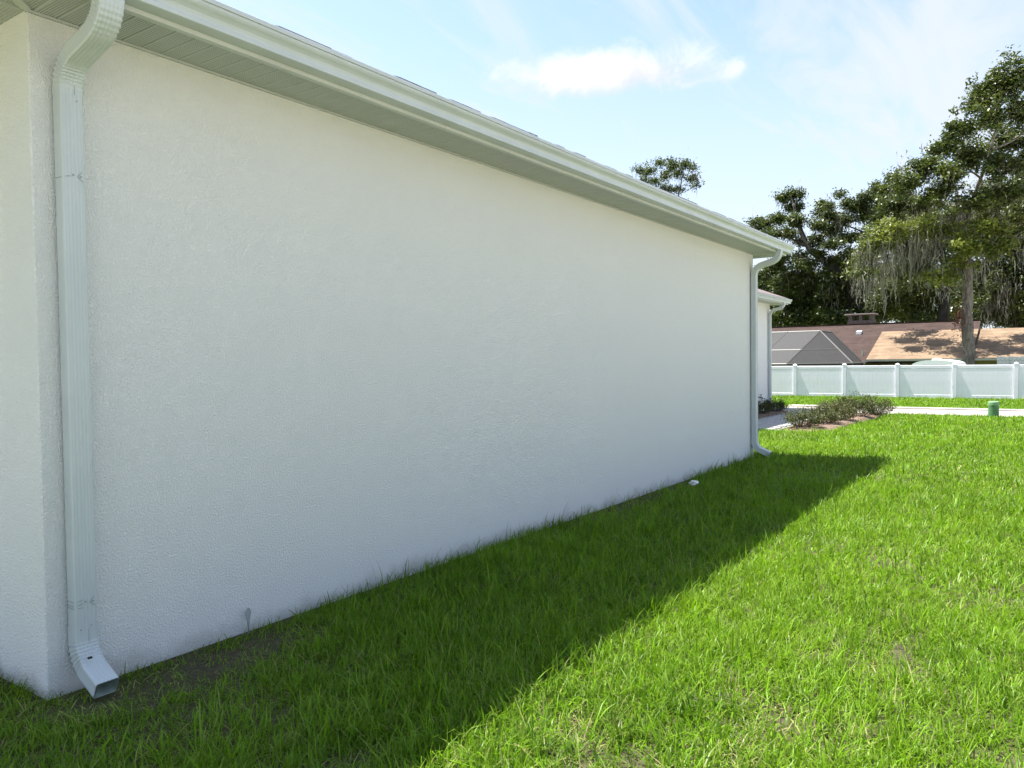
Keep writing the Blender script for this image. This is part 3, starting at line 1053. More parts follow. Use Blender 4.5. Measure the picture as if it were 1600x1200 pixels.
def make_tree(name, label, spec, seed, dens, per, sigma, leaf, grow=1.0, bark='bark_shaded', group='oak trees beyond the fence'):
    rs = np.random.RandomState(seed)
    rng = random.Random(seed)
    base = spec['limbs'][0][0][0]
    gz = ground_z(base[0], base[1])
    root = thing(name, label, 'tree', (base[0], base[1], gz), group)
    wood = MB()
    nodes = []
    for li, (pts, r0, r1) in enumerate(spec['limbs']):
        if li == 0:
            pts = [(pts[0][0] + 0.02, pts[0][1], gz - 0.15)] + [q for q in pts if q[2] > gz + 0.5]
        P = smooth_path(pts, sub=6)
        n = len(P)
        rad = []
        for k in range(n):
            t = k / (n - 1)
            r = r0 + (r1 - r0) * t
            if li == 0: r *= 1 + 0.55 * math.exp(-t * 9)
            rad.append(r)
        P = [p + Vector((rng.uniform(-1, 1), rng.uniform(-1, 1), 0)) * (rad[k] * 0.18) for k, p in enumerate(P)]
        rad = [q * (0.85 if li == 0 else 0.62) for q in rad]
        wood.tube(P, rad, 9 if li == 0 else 6, True, 0.07, rng)
        if li == 0:
            nodes += [(P[k], rad[k]) for k in range(n) if k > n * 0.6]
        else:
            nodes += [(P[k], rad[k]) for k in range(n) if k > 2]
    blobs = [(x, y, z, rx * grow, ry * grow, rz * grow, t) for (x, y, z, rx, ry, rz, t) in spec['blobs']]
    C, tint, subs = crown_points(blobs, dens, per, sigma, rs)
    order = sorted(range(len(subs)), key=lambda i: min((Vector(subs[i][0]) - q[0]).length for q in nodes))
    tw = MB()
    for i in order:
        c, P = subs[i]
        c = Vector(c)
        q, qr = min(nodes, key=lambda q: (c - q[0]).length + max(0, q[0].z - c.z) * 0.6)
        L = (c - q).length
        if L > 0.15:
            m1 = q.lerp(c, 0.35) + Vector((rng.uniform(-.12, .12), rng.uniform(-.12, .12), rng.uniform(0.0, .16))) * L
            m2 = q.lerp(c, 0.7) + Vector((rng.uniform(-.12, .12), rng.uniform(-.12, .12), rng.uniform(-.02, .14))) * L
            r = min(qr * 0.7, 0.025 + 0.022 * L)
            path = smooth_path([q, m1, m2, c], sub=3)
            wood.tube(path, [r * (1 - 0.65 * k / (len(path) - 1)) for k in range(len(path))], 5, False)
            nodes += [(path[k], r * (1 - 0.65 * k / (len(path) - 1))) for k in range(3, len(path))]
        for p in P[::2]:
            p = Vector(p)
            mid = c.lerp(p, 0.5) + Vector((rng.uniform(-.1, .1), rng.uniform(-.1, .1), rng.uniform(-.05, .12)))
            tw.tube([c, mid, p], [0.022, 0.014, 0.006], 3, False)
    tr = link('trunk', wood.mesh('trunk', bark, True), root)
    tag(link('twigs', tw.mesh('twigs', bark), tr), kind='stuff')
    v, f = leaf_cards(C, leaf * rs.uniform(0.6, 1.25, len(C)), rs)
    me = np_mesh('crown', v, f, 'oak_leaf', {'rnd': ('FACE', rs.random(len(C)) ** 1.3), 'tint': ('FACE', tint)})
    tag(link('crown', me, root), kind='stuff')
    extra = [(b[0], b[1], b[2] - b[5] * 0.45, b[3] * 0.7, rng.uniform(0.5, 1.3), 14) for b in blobs if rng.random() < 0.75]
    if spec.get('moss'):
        v, f = moss_mesh(list(spec['moss']) + extra, rs)
        tag(link('hanging_moss', np_mesh('hanging_moss', v, f, 'moss'), root), kind='stuff')
    return root


TREES = {}
TREES['A'] = dict(
  limbs=[([(0.45,45.5,-1.46),(0.39,45.5,0.92),(0.35,45.5,3.35),(0.31,45.5,5.62),(0.22,45.5,7.08),(0.1,45.5,8.39)],0.36,0.2),([(0.1,45.5,8.39),(-0.17,46.0,9.8),(-0.75,46.5,11.39),(-1.58,47.0,12.53)],0.17,0.05),([(0.16,45.5,7.9),(0.69,45.0,9.68),(1.36,44.5,11.51),(1.67,44.5,13.15),(1.9,45.0,14.92)],0.18,0.05),([(0.25,45.5,6.76),(-0.78,44.7,7.7),(-2.63,44.3,8.1),(-3.88,44.0,7.2),(-4.45,43.9,5.84)],0.14,0.03),([(0.28,45.5,6.27),(1.38,44.5,7.26),(2.74,44.0,7.07)],0.11,0.04),([(1.36,44.5,11.51),(2.43,45.0,12.05),(3.32,45.5,13.08)],0.09,0.03),([(0.34,45.5,4.33),(-0.25,44.5,4.78),(-0.92,43.9,5.39)],0.05,0.02),([(-0.01,45.5,9.05),(-1.48,47.0,9.97),(-3.1,47.5,10.61)],0.08,0.03),([(0.16,45.5,7.74),(-0.47,47.5,8.74),(-1.92,49.5,9.29),(-3.6,51.0,9.32)],0.11,0.04),([(0.16,45.5,7.9),(0.55,47.5,9.12),(1.4,50.5,10.0),(2.08,52.5,9.87)],0.11,0.04)],
  blobs=[(1.68,44.13,14.26,0.8,0.76,0.67,0.0),(2.52,43.44,14.49,0.77,0.74,0.66,0.0),(0.78,44.96,14.06,0.63,0.6,0.51,0.0),(0.18,43.71,12.46,0.68,0.65,0.5,0.0),(1.34,43.25,12.74,0.79,0.75,0.54,0.0),(2.69,44.99,13.23,0.74,0.7,0.68,0.0),(2.08,47.67,12.4,0.92,0.88,0.59,0.0),(0.48,47.06,11.87,1.06,1.01,0.6,0.0),(-0.79,46.88,12.47,0.67,0.64,0.54,0.0),(1.7,44.05,10.66,0.8,0.76,0.49,0.0),(2.68,45.69,10.93,0.69,0.65,0.44,0.0),(-1.47,44.34,11.07,0.71,0.68,0.52,0.1),(-0.29,43.8,10.38,0.75,0.72,0.57,0.2),(-2.22,43.45,10.28,0.64,0.61,0.42,0.0),(-0.95,44.01,9.57,0.7,0.67,0.51,0.2),(3.69,47.72,14.85,0.96,0.92,0.84,0.0),(3.7,47.21,12.18,0.96,0.91,0.83,0.0),(-3.2,47.09,9.93,0.77,0.73,0.49,0.0),(-1.94,47.06,9.63,0.69,0.65,0.41,0.2),(0.93,43.91,8.99,0.81,0.77,0.43,0.2),(2.08,44.51,9.25,0.74,0.7,0.49,0.0),(-0.36,46.16,8.86,0.66,0.63,0.33,0.1),(-2.93,44.3,7.9,1.06,1.01,0.43,0.8),(-1.63,44.5,8.22,0.98,0.93,0.36,0.8),(-0.79,44.7,7.83,0.65,0.61,0.29,0.7),(-5.71,52.0,8.11,0.71,0.68,0.36,0.3),(-5.17,53.5,8.87,0.81,0.77,0.4,0.3),(-5.08,50.5,7.39,0.61,0.58,0.31,0.3),(-3.46,50.0,9.17,1.04,0.99,0.48,0.3),(-2.48,51.5,9.72,1.06,1.0,0.49,0.3),(-1.38,50.5,9.26,0.95,0.9,0.48,0.2),(-4.37,51.5,8.71,0.85,0.81,0.46,0.3),(-0.6,52.5,10.02,0.98,0.93,0.49,0.2),(0.95,50.5,9.53,0.99,0.94,0.5,0.2),(2.1,52.0,9.26,1.01,0.96,0.5,0.1),(1.28,53.0,10.97,0.96,0.91,0.52,0.1),(2.87,50.5,9.64,0.9,0.85,0.55,0.1),(-3.7,44.0,7.28,0.6,0.57,0.33,0.6),(-4.23,43.9,5.99,0.47,0.45,0.47,0.3),(1.31,44.3,7.62,1.0,0.95,0.4,0.8),(0.51,44.3,6.92,0.88,0.84,0.35,0.9),(-0.06,44.5,6.27,0.57,0.55,0.32,0.9),(1.76,44.3,6.8,0.74,0.7,0.37,0.5),(-0.92,43.9,5.45,0.64,0.61,0.22,0.9),(-0.25,44.5,5.52,0.45,0.43,0.26,0.7),(-3.04,46.1,5.92,0.83,0.78,0.48,0.15),(-1.84,46.3,6.36,0.75,0.71,0.41,0.1),(-2.26,46.0,7.38,0.88,0.84,0.48,0.1)],
  moss=[(-4.39,43.9,6.34,0.5,1.5,60),(-3.79,44.0,6.96,0.6,2.0,70),(-3.06,44.2,7.25,0.6,2.2,70),(-2.33,44.3,7.35,0.6,2.0,60),(-1.62,44.5,7.31,0.6,1.9,60),(-0.93,44.7,7.42,0.5,1.5,40),(-0.29,45.5,8.43,0.5,1.4,45),(0.1,45.5,8.87,0.4,2.0,50),(-3.1,47.5,10.61,0.6,1.2,40),(-2.81,47.0,11.52,0.4,1.0,25),(-1.42,46.5,10.55,0.5,1.2,30),(1.66,44.9,9.84,0.25,1.1,30),(0.99,44.9,10.25,0.3,0.6,20),(-0.69,43.9,5.25,0.4,0.9,25),(0.87,44.9,6.48,0.4,1.4,25),(-4.06,43.8,5.8,0.5,1.4,45),(-2.24,47.0,10.07,0.5,1.5,35),(-3.32,44.3,5.46,0.15,1.6,14)],
)
TREES['B'] = dict(
  limbs=[([(-8.54,68.0,1.69),(-8.88,68.0,5.6),(-10.0,68.0,7.75),(-11.5,68.0,9.44),(-12.88,68.0,10.74),(-13.76,68.0,12.87),(-14.18,68.0,14.64)],0.62,0.14),([(-9.37,68.0,6.92),(-8.24,69.0,8.75),(-8.15,69.0,10.56),(-8.73,69.0,11.66),(-10.21,69.0,12.51)],0.32,0.08),([(-8.15,69.0,10.3),(-7.77,69.0,12.34),(-8.83,69.0,13.76),(-10.51,69.0,15.03)],0.24,0.07),([(-7.77,69.0,12.34),(-7.31,70.0,13.99),(-6.84,70.0,15.75)],0.2,0.06),([(-12.88,68.0,10.74),(-14.45,68.0,11.75),(-16.61,68.0,12.74)],0.18,0.05),([(-11.5,68.0,9.44),(-13.14,67.0,9.75),(-15.24,67.0,9.38)],0.18,0.05),([(-12.36,68.0,10.31),(-11.6,68.0,12.1),(-11.85,68.0,13.45)],0.13,0.05)],
  blobs=[(-15.09,69.02,15.47,0.78,0.74,0.5,0.0),(-14.16,69.56,15.66,0.5,0.47,0.33,0.0),(-14.62,69.67,14.58,0.72,0.69,0.5,0.0),(-13.49,66.18,12.85,0.63,0.6,0.58,0.0),(-15.65,68.47,13.58,0.72,0.68,0.44,0.0),(-16.78,68.76,13.31,0.84,0.8,0.45,0.0),(-17.34,68.03,12.71,0.61,0.58,0.34,0.0),(-15.49,66.58,12.0,0.87,0.82,0.43,0.0),(-14.57,67.88,12.13,0.82,0.78,0.44,0.0),(-16.98,66.19,13.19,0.38,0.36,0.27,0.0),(-14.04,69.91,11.61,0.5,0.48,0.39,0.0),(-12.38,69.61,14.13,0.76,0.73,0.49,0.0),(-11.34,68.21,13.26,0.64,0.61,0.48,0.0),(-11.9,67.12,12.28,0.69,0.65,0.42,0.0),(-11.49,69.8,12.21,0.87,0.83,0.54,0.0),(-12.44,68.32,11.48,0.7,0.66,0.54,0.0),(-10.55,69.68,13.01,0.81,0.77,0.48,0.0),(-10.31,69.53,14.4,0.48,0.46,0.37,0.0),(-9.33,68.04,13.62,0.73,0.69,0.47,0.0),(-8.48,67.62,14.17,0.77,0.73,0.46,0.0),(-8.72,68.44,12.99,0.68,0.64,0.42,0.0),(-9.94,67.7,11.26,0.78,0.74,0.37,0.0),(-10.77,66.51,10.68,0.73,0.69,0.31,0.0),(-11.15,67.14,13.92,0.37,0.35,0.26,0.0),(-7.69,69.38,13.68,0.84,0.79,0.63,0.0),(-6.68,65.99,14.26,0.69,0.66,0.49,0.0),(-6.1,66.0,15.16,0.69,0.65,0.49,0.0),(-5.83,68.56,14.59,0.81,0.77,0.71,0.0),(-7.62,67.03,12.3,0.61,0.58,0.46,0.0),(-6.55,68.15,13.1,0.81,0.77,0.81,0.0),(-7.58,67.87,14.71,0.61,0.58,0.46,0.0),(-10.35,67.31,14.78,0.31,0.3,0.21,0.0),(-14.22,70.19,10.33,1.01,0.96,0.39,0.0),(-14.77,66.66,9.69,0.86,0.82,0.38,0.0),(-15.69,67.62,9.21,0.82,0.78,0.38,0.0),(-12.71,66.69,9.15,0.85,0.8,0.37,0.0),(-11.22,68.58,9.74,0.7,0.66,0.32,0.0),(-11.78,67.02,10.16,0.53,0.5,0.32,0.0),(-9.68,67.37,10.16,0.47,0.44,0.26,0.0),(-9.09,69.09,11.55,0.47,0.45,0.32,0.0),(-16.66,67.21,8.7,0.77,0.73,0.44,0.0),(-6.34,68.26,11.57,0.81,0.77,0.71,0.0)],
  moss=[(-14.18,68.0,11.83,0.8,1.2,30),(-14.98,68.0,11.48,0.9,1.1,30),(-11.09,68.0,11.52,0.9,1.3,30),(-10.1,68.0,11.68,0.8,1.3,30),(-12.51,68.0,12.73,0.4,1.8,16),(-14.72,68.0,9.27,1,1.2,30),(-16.06,68.0,11.75,0.8,0.9,20),(-10.5,68.0,12.51,0.3,2.0,16)],
)
TREES['C1'] = dict(
  limbs=[([(-15.94,72.0,1.5),(-15.82,72.0,4.99),(-15.36,72.0,7.27),(-14.69,72.0,8.95)],0.45,0.15),([(-15.48,72.0,6.7),(-16.67,72.0,8.23),(-17.53,72.0,9.16)],0.2,0.06),([(-15.36,72.0,7.27),(-13.31,72.0,8.29),(-11.97,72.0,8.75)],0.2,0.06)],
  blobs=[(-17.72,73.62,8.24,1.2,1.14,0.96,0.0),(-15.65,70.4,8.32,1.14,1.08,0.85,0.0),(-14.24,70.25,8.44,1.12,1.06,0.78,0.2),(-13.22,70.92,8.19,1.01,0.96,0.84,0.0),(-17.85,73.06,6.6,1.31,1.25,0.96,0.0),(-15.66,72.46,6.74,1.28,1.22,1.05,0.0),(-13.61,70.95,6.26,1.24,1.18,1.01,0.0),(-16.77,71.32,5.0,1.39,1.32,0.7,0.0),(-14.64,70.71,4.78,1.36,1.29,0.68,0.0),(-13.01,71.84,4.86,1.13,1.08,0.68,0.0),(-11.99,70.17,6.41,0.88,0.84,0.77,0.0),(-18.36,72.79,7.8,1.08,1.02,0.96,0.0),(-19.21,73.58,5.79,1.21,1.15,1.21,0.0),(-14.87,73.82,7.65,1.06,1.01,0.82,0.0)],
  moss=[(-13.49,70.5,7.62,0.8,1.6,25),(-14.85,70.5,7.43,0.8,1.4,20)],
)
TREES['C2'] = dict(
  limbs=[([(-9.61,68.0,1.44),(-9.61,68.0,4.59),(-9.81,68.0,6.69),(-10.2,68.0,8.55)],0.5,0.15),([(-9.71,68.0,5.9),(-8.4,68.0,7.38),(-7.45,68.0,8.08)],0.2,0.06),([(-9.81,68.0,6.69),(-11.1,68.0,7.82),(-11.6,68.0,8.65)],0.2,0.06)],
  blobs=[(-11.28,68.85,8.7,0.75,0.71,0.54,0.2),(-10.54,69.66,9.42,0.81,0.77,0.54,0.0),(-8.79,66.27,8.29,0.81,0.77,0.51,0.3),(-11.03,67.24,7.34,0.95,0.9,0.74,0.0),(-10.19,69.68,7.62,1.08,1.02,0.81,0.0),(-8.72,68.99,7.63,0.95,0.9,0.68,0.0),(-7.35,67.68,7.95,0.77,0.73,0.51,0.3),(-11.19,69.6,6.06,1.08,1.03,0.81,0.0),(-9.45,68.43,5.91,1.05,1.0,0.79,0.0),(-8.12,69.14,6.14,1.05,1.0,0.84,0.0),(-6.64,67.26,6.45,0.91,0.86,0.81,0.0),(-10.36,66.89,4.58,1.14,1.09,0.62,0.0),(-8.84,67.8,4.44,0.93,0.89,0.52,0.0),(-9.74,66.69,9.58,0.46,0.44,0.31,0.0)],
  moss=[(-10.88,67.0,6.95,0.8,1.4,20)],
)
TREES['D'] = dict(
  limbs=[([(-2.86,66.0,1.94),(-2.82,66.0,4.24),(-2.7,66.0,6.14),(-2.63,66.0,7.56),(-2.97,66.0,9.49)],0.62,0.28),([(-2.67,66.0,7.09),(-4.24,66.0,8.89),(-5.55,66.0,9.24)],0.25,0.06),([(-2.71,66.0,7.57),(-1.72,66.0,9.38),(-0.91,66.0,10.7)],0.22,0.06),([(-2.75,66.0,6.62),(-4.67,66.0,7.23),(-5.99,66.0,6.83)],0.15,0.05)],
  blobs=[(-4.19,65.6,9.18,0.96,0.91,0.67,0.0),(-5.68,67.57,9.17,0.9,0.86,0.65,0.0),(-2.91,65.43,9.66,0.95,0.9,0.66,0.0),(-1.58,64.33,10.0,0.92,0.87,0.64,0.0),(-5.98,64.45,6.72,0.87,0.83,0.68,0.0),(-4.96,64.88,6.44,0.96,0.91,0.72,0.2),(-6.36,66.96,5.42,1.0,0.95,0.65,0.3),(-4.82,65.53,5.17,0.97,0.92,0.58,0.3),(-3.89,65.29,5.69,0.67,0.64,0.67,0.0),(-3.82,64.63,7.06,0.85,0.81,0.57,0.0),(-1.03,67.64,11.64,0.86,0.82,0.67,0.0),(-2.12,65.74,11.26,0.85,0.81,0.57,0.0),(-3.49,65.01,10.61,0.85,0.81,0.57,0.0),(-1.59,64.5,8.28,0.74,0.7,0.55,0.0),(-6.87,64.49,5.8,0.73,0.69,0.58,0.0),(-4.09,64.87,4.34,0.72,0.68,0.33,0.0),(-7.45,66.6,4.95,0.71,0.67,0.5,0.2)],
  moss=[(-4.12,65.0,7.82,0.8,1.6,30),(-2.44,65.0,7.23,0.6,1.6,30),(-1.63,65.0,7.4,0.5,1.6,25),(-5.41,65.0,7.68,0.7,1.6,25)],
)
TREES['E'] = dict(
  limbs=[([(1.99,65.0,1.31),(1.9,65.0,4.01),(1.73,65.0,6.71),(1.57,65.0,9.41),(1.4,65.0,11.67)],0.5,0.16),([(1.73,65.0,7.16),(0.54,65.0,8.83),(-0.25,65.0,10.5)],0.2,0.06),([(1.65,65.0,8.51),(2.79,65.0,10.62),(3.69,65.0,12.7)],0.22,0.07),([(1.81,65.0,6.25),(0.74,65.0,6.32),(-0.03,65.0,6.14)],0.14,0.04)],
  blobs=[(0.84,63.74,12.87,0.98,0.93,0.62,0.0),(1.9,63.35,12.66,0.96,0.91,0.7,0.0),(2.96,64.97,13.23,1.15,1.09,0.88,0.0),(0.19,64.1,11.45,0.9,0.85,0.67,0.2),(1.22,66.79,11.5,1.11,1.06,0.79,0.0),(2.45,63.64,10.68,1.13,1.08,0.87,0.0),(3.7,65.11,11.41,1.14,1.09,0.97,0.0),(0.48,65.99,9.86,1.02,0.96,0.74,0.0),(1.69,64.67,9.14,1.07,1.02,0.8,0.0),(2.77,66.76,8.82,1.19,1.13,0.91,0.0),(0.16,64.92,7.95,0.91,0.87,0.73,0.0),(1.35,64.07,7.33,1.07,1.02,0.8,0.0),(2.45,64.68,6.85,1.15,1.1,0.89,0.0),(0.26,63.33,6.01,0.8,0.76,0.67,0.0),(1.14,64.72,5.6,0.99,0.94,0.72,0.0),(2.29,64.09,5.06,1.15,1.09,0.79,0.3),(0.29,66.4,4.59,0.93,0.89,0.56,0.2),(1.48,66.19,4.07,1.1,1.05,0.55,0.3),(3.01,64.99,3.96,1.24,1.18,0.62,0.0),(3.73,63.31,6.44,1.2,1.14,1.29,0.0),(2.31,64.12,13.82,0.53,0.5,0.44,0.0),(-0.16,64.07,4.28,0.54,0.52,0.45,0.0),(-0.36,63.95,6.77,0.59,0.56,0.63,0.0)],
  moss=[(0.26,63.2,6.89,0.6,1.8,40),(0.83,63.2,6.41,0.6,1.6,40),(1.57,63.2,6.14,0.6,1.5,30),(0.27,63.2,5.34,0.5,1.4,30),(0.81,63.2,8.61,0.5,1.2,20),(1.92,63.2,8.51,0.6,1.6,30),(1.21,63.2,4.85,0.6,1.0,25)],
)
TREES['F'] = dict(
  limbs=[([(-23.73,64.0,-6.3),(-23.55,64.0,1.63),(-23.39,64.0,8.36),(-23.6,64.0,12.29),(-23.94,64.0,14.57)],0.5,0.22),([(-23.95,64.0,14.29),(-24.78,64.0,16.36),(-25.13,64.0,17.81)],0.12,0.04),([(-23.83,64.0,13.44),(-22.86,64.0,15.82),(-22.38,64.0,17.96)],0.14,0.04),([(-23.5,64.0,9.49),(-21.43,64.0,12.07),(-20.85,64.0,13.1)],0.2,0.06),([(-23.51,64.0,8.37),(-25.92,64.0,11.96),(-27.16,64.0,13.81)],0.2,0.06)],
  blobs=[(-24.3,63.25,18.6,0.5,0.48,0.39,0.0),(-26.22,65.04,18.57,0.7,0.66,0.41,0.0),(-26.27,63.0,18.18,0.45,0.43,0.28,0.0),(-22.9,62.74,18.17,0.66,0.62,0.49,0.0),(-22.75,65.2,18.64,0.68,0.64,0.51,0.0),(-21.52,64.18,18.03,0.33,0.31,0.39,0.0),(-24.64,65.37,18.05,0.69,0.65,0.4,0.0),(-25.02,63.73,17.29,0.62,0.59,0.34,0.0),(-22.02,65.12,17.29,0.56,0.53,0.45,0.0),(-21.4,64.43,16.52,0.33,0.32,0.28,0.0),(-23.19,64.81,17.85,0.51,0.48,0.39,0.0),(-23.44,64.69,16.52,0.56,0.54,0.34,0.0),(-24.16,63.98,16.72,0.68,0.64,0.34,0.0),(-25.65,62.86,17.28,0.39,0.37,0.28,0.0),(-23.42,63.19,14.38,1.44,1.37,0.67,0.0),(-25.76,65.05,14.08,1.5,1.43,0.93,0.0),(-23.04,65.12,13.78,0.91,0.86,0.68,0.0),(-24.29,65.19,12.23,1.95,1.85,1.03,0.0),(-26.02,63.54,11.63,1.48,1.41,1.03,0.0),(-21.9,64.44,10.79,1.22,1.16,1.0,0.0),(-24.16,64.84,9.62,1.71,1.63,1.03,0.0)],
  moss=[(-22.74,64.0,16.19,0.5,0.8,12)],
)
TREES['G'] = dict(
  limbs=[([(-6.99,80.0,2.55),(-6.99,80.0,5.51),(-6.79,80.0,7.86),(-7.0,80.0,9.65)],0.5,0.15),([(-6.89,80.0,6.69),(-5.16,80.0,8.34),(-3.38,80.0,8.79)],0.2,0.06),([(-6.89,80.0,7.28),(-8.34,80.0,8.56),(-9.16,80.0,9.52)],0.2,0.06)],
  blobs=[(-8.98,80.57,9.25,0.97,0.92,0.79,0.0),(-7.6,81.26,9.51,1.09,1.03,0.85,0.0),(-5.96,80.11,8.99,1.06,1.01,0.82,0.0),(-4.56,80.62,8.64,1.05,1.0,0.82,0.0),(-8.45,80.74,7.42,1.21,1.15,0.91,0.0),(-6.61,79.07,7.09,1.17,1.11,0.88,0.0),(-5.35,81.69,7.0,1.19,1.13,0.89,0.0),(-3.8,81.83,7.21,1.18,1.12,0.89,0.0),(-2.01,78.3,7.16,1.12,1.06,0.89,0.0),(-8.07,81.88,5.64,1.22,1.16,0.73,0.0),(-6.16,81.85,5.43,1.2,1.14,0.66,0.0),(-4.45,80.67,5.19,1.17,1.11,0.64,0.0),(-2.72,78.18,5.24,1.12,1.07,0.73,0.0),(-1.5,81.6,5.91,1.16,1.1,0.87,0.0),(-9.03,78.51,5.42,0.83,0.79,0.65,0.0),(-3.04,81.87,9.22,1.06,1.0,0.82,0.0)],
  moss=[],
)


make_tree('oak_tree', 'tall oak with straight grey trunk and moss standing close behind the fence', TREES['A'], 11, 19, 44, 0.19, 0.19, 1.1, 'bark')
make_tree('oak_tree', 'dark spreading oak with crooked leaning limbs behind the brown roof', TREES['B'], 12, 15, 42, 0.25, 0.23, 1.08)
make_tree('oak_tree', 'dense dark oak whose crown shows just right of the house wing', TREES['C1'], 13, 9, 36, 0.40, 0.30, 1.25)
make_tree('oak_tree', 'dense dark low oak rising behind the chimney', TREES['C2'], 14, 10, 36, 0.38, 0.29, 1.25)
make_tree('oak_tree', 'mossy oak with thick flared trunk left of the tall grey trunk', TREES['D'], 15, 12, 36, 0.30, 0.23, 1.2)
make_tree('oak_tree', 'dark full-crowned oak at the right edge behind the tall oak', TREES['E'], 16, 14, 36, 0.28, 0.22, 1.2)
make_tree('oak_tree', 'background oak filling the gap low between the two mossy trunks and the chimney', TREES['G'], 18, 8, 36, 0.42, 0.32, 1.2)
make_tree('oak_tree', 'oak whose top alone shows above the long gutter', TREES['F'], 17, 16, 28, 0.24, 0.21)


# ------------------------------------------------------------------ shrubs
def make_shrub(label, x, y, r, h, seed, group, red=0.15):
    rs = np.random.RandomState(seed); rng = random.Random(seed)
    root = thing('shrub', label, 'shrub', (x, y, 0.03), group)
    h *= 0.93
    st = MB()
    tips = []
    for k in range(40):
        a = rng.uniform(0, 2 * math.pi); t = math.sqrt(rng.random())
        tip = Vector((x + r * t * math.cos(a), y + r * t * math.sin(a), h * (1.0 - 0.45 * t * t) * rng.uniform(0.62, 1.12)))
        b0 = Vector((x + rng.uniform(-.06, .06), y + rng.uniform(-.06, .06), 0.0))
        mid = b0.lerp(tip, 0.5) + Vector((math.cos(a), math.sin(a), 0)) * r * 0.16
        st.tube([b0, mid, tip], [0.008, 0.006, 0.003], 4, False)
        tips.append((mid, tip))
    st.build('stems', 'twig', root)
    cs = []
    for mid, tip in tips:
        for k in range(66):
            t = rng.random() ** 0.7
            p = mid.lerp(tip, t * 1.05)
            cs.append((p.x + rng.gauss(0, 0.045), p.y + rng.gauss(0, 0.045), max(0.03, p.z + rng.gauss(0, 0.035))))
    C = np.array(cs)
    v, f = leaf_cards(C, rs.uniform(0.022, 0.052, len(C)), rs, 0.3, 0.45)
    tag(link('foliage', np_mesh('foliage', v, f, 'shrub_leaf', {'rnd': ('FACE', rs.random(len(C))), 'tint': ('FACE', (rs.random(len(C)) < red) * rs.random(len(C)))}), root), kind='stuff')


G1 = 'low shrubs in the mulch bed'
make_shrub('nearest low shrub beside the paved path, at the front tip of the mulch bed', -0.62, 17.3, 0.42, 0.50, 1, G1)
make_shrub('second shrub from the front of the mulch bed', -0.40, 18.25, 0.42, 0.56, 2, G1, 0.22)
make_shrub('brownish shrub in the middle of the mulch bed', -0.28, 19.3, 0.40, 0.56, 3, G1, 0.40)
make_shrub('shrub second from the driveway end of the mulch bed', -0.12, 20.6, 0.46, 0.66, 4, G1, 0.10)
make_shrub('last shrub of the mulch bed, nearest the concrete driveway', 0.12, 21.7, 0.46, 0.58, 5, G1, 0.08)
make_shrub('shrub at the back left of the mulch bed beside the path', -0.72, 20.3, 0.36, 0.50, 6, G1, 0.3)
make_shrub('shrub at the back of the mulch bed by the driveway', -0.62, 21.8, 0.40, 0.56, 7, G1, 0.2)
G2 = 'shaded shrubs along the house wing'
make_shrub('shaded shrub against the wing wall nearest the long wall', -2.62, 19.6, 0.36, 0.42, 8, G2, 0.05)
make_shrub('shaded shrub in the middle of the wing wall bed', -2.60, 20.8, 0.38, 0.46, 9, G2, 0.05)
make_shrub('shaded shrub at the driveway end of the wing wall', -2.52, 22.0, 0.38, 0.46, 10, G2, 0.05)

# ------------------------------------------------------------------ neighbour's house
GZN = -1.25
nh = thing('brown_roofed_house', 'low house with brown and tan shingle roof beyond the white fence', 'house', (-3, 53, GZN))
RY, RZ = 56.0, 3.72                       # ridge
EY, EZ = 49.2, 1.25                       # eave
sl = (RZ - EZ) / (RY - EY)


def rz(y): return EZ + (y - EY) * sl


r = MB()
xa, xb = -22.0, 0.25
r.prism([(EY, EZ), (RY, RZ), (RY + (RY - EY), EZ), (RY + (RY - EY), EZ - 0.12), (RY, RZ - 0.12), (EY, EZ - 0.12)], 'x', xa, xb)
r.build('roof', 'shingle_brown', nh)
MB().box(xa, xb, RY - 0.12, RY + 0.12, RZ + 0.004, RZ + 0.05).build('ridge_cap', 'shingle_brown', nh)
# lower right part of the house
R2Y, R2Z = 55.0, 3.17
E2Y = 49.5
r = MB()
r.prism([(E2Y, 1.42), (R2Y, R2Z), (R2Y + 5.5, 1.42), (R2Y + 5.5, 1.30), (R2Y, R2Z - 0.12), (E2Y, 1.30)], 'x', 0.26, 14.0)
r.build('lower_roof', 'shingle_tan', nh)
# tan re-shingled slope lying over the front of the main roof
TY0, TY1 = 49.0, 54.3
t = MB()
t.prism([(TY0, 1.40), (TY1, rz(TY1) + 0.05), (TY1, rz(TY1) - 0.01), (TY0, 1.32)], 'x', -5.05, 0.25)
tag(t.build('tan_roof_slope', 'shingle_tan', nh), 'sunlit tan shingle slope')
MB().box(-5.1, 14.0, TY0 - 0.03, TY0, 1.28, 1.40).build('eave_board', 'eave_trim', nh)
MB().box(xa, -5.12, EY - 0.03, EY, EZ - 0.14, EZ - 0.01).build('eave_board', 'eave_trim', nh)
MB().box(-21.5, 13.5, 50.2, 61.0, GZN - 0.2, 1.29).build('wall', 'olive_wall', nh)
MB().prism([(50.2, 1.2), (RY, RZ - 0.14), (61.0, 1.2)], 'x', 0.05, 0.20).build('gable', 'olive_wall', nh)
for (wx0, wx1) in ((-4.4, -3.0), (-1.9, -0.4), (2.0, 3.6)):
    w = MB().box(wx0, wx1, 50.14, 50.20, 0.0, 1.1).build('window', 'fascia_paint', nh)
    MB().box(wx0 + 0.06, wx1 - 0.06, 50.12, 50.138, 0.06, 1.04).build('pane', 'window_glass', w)
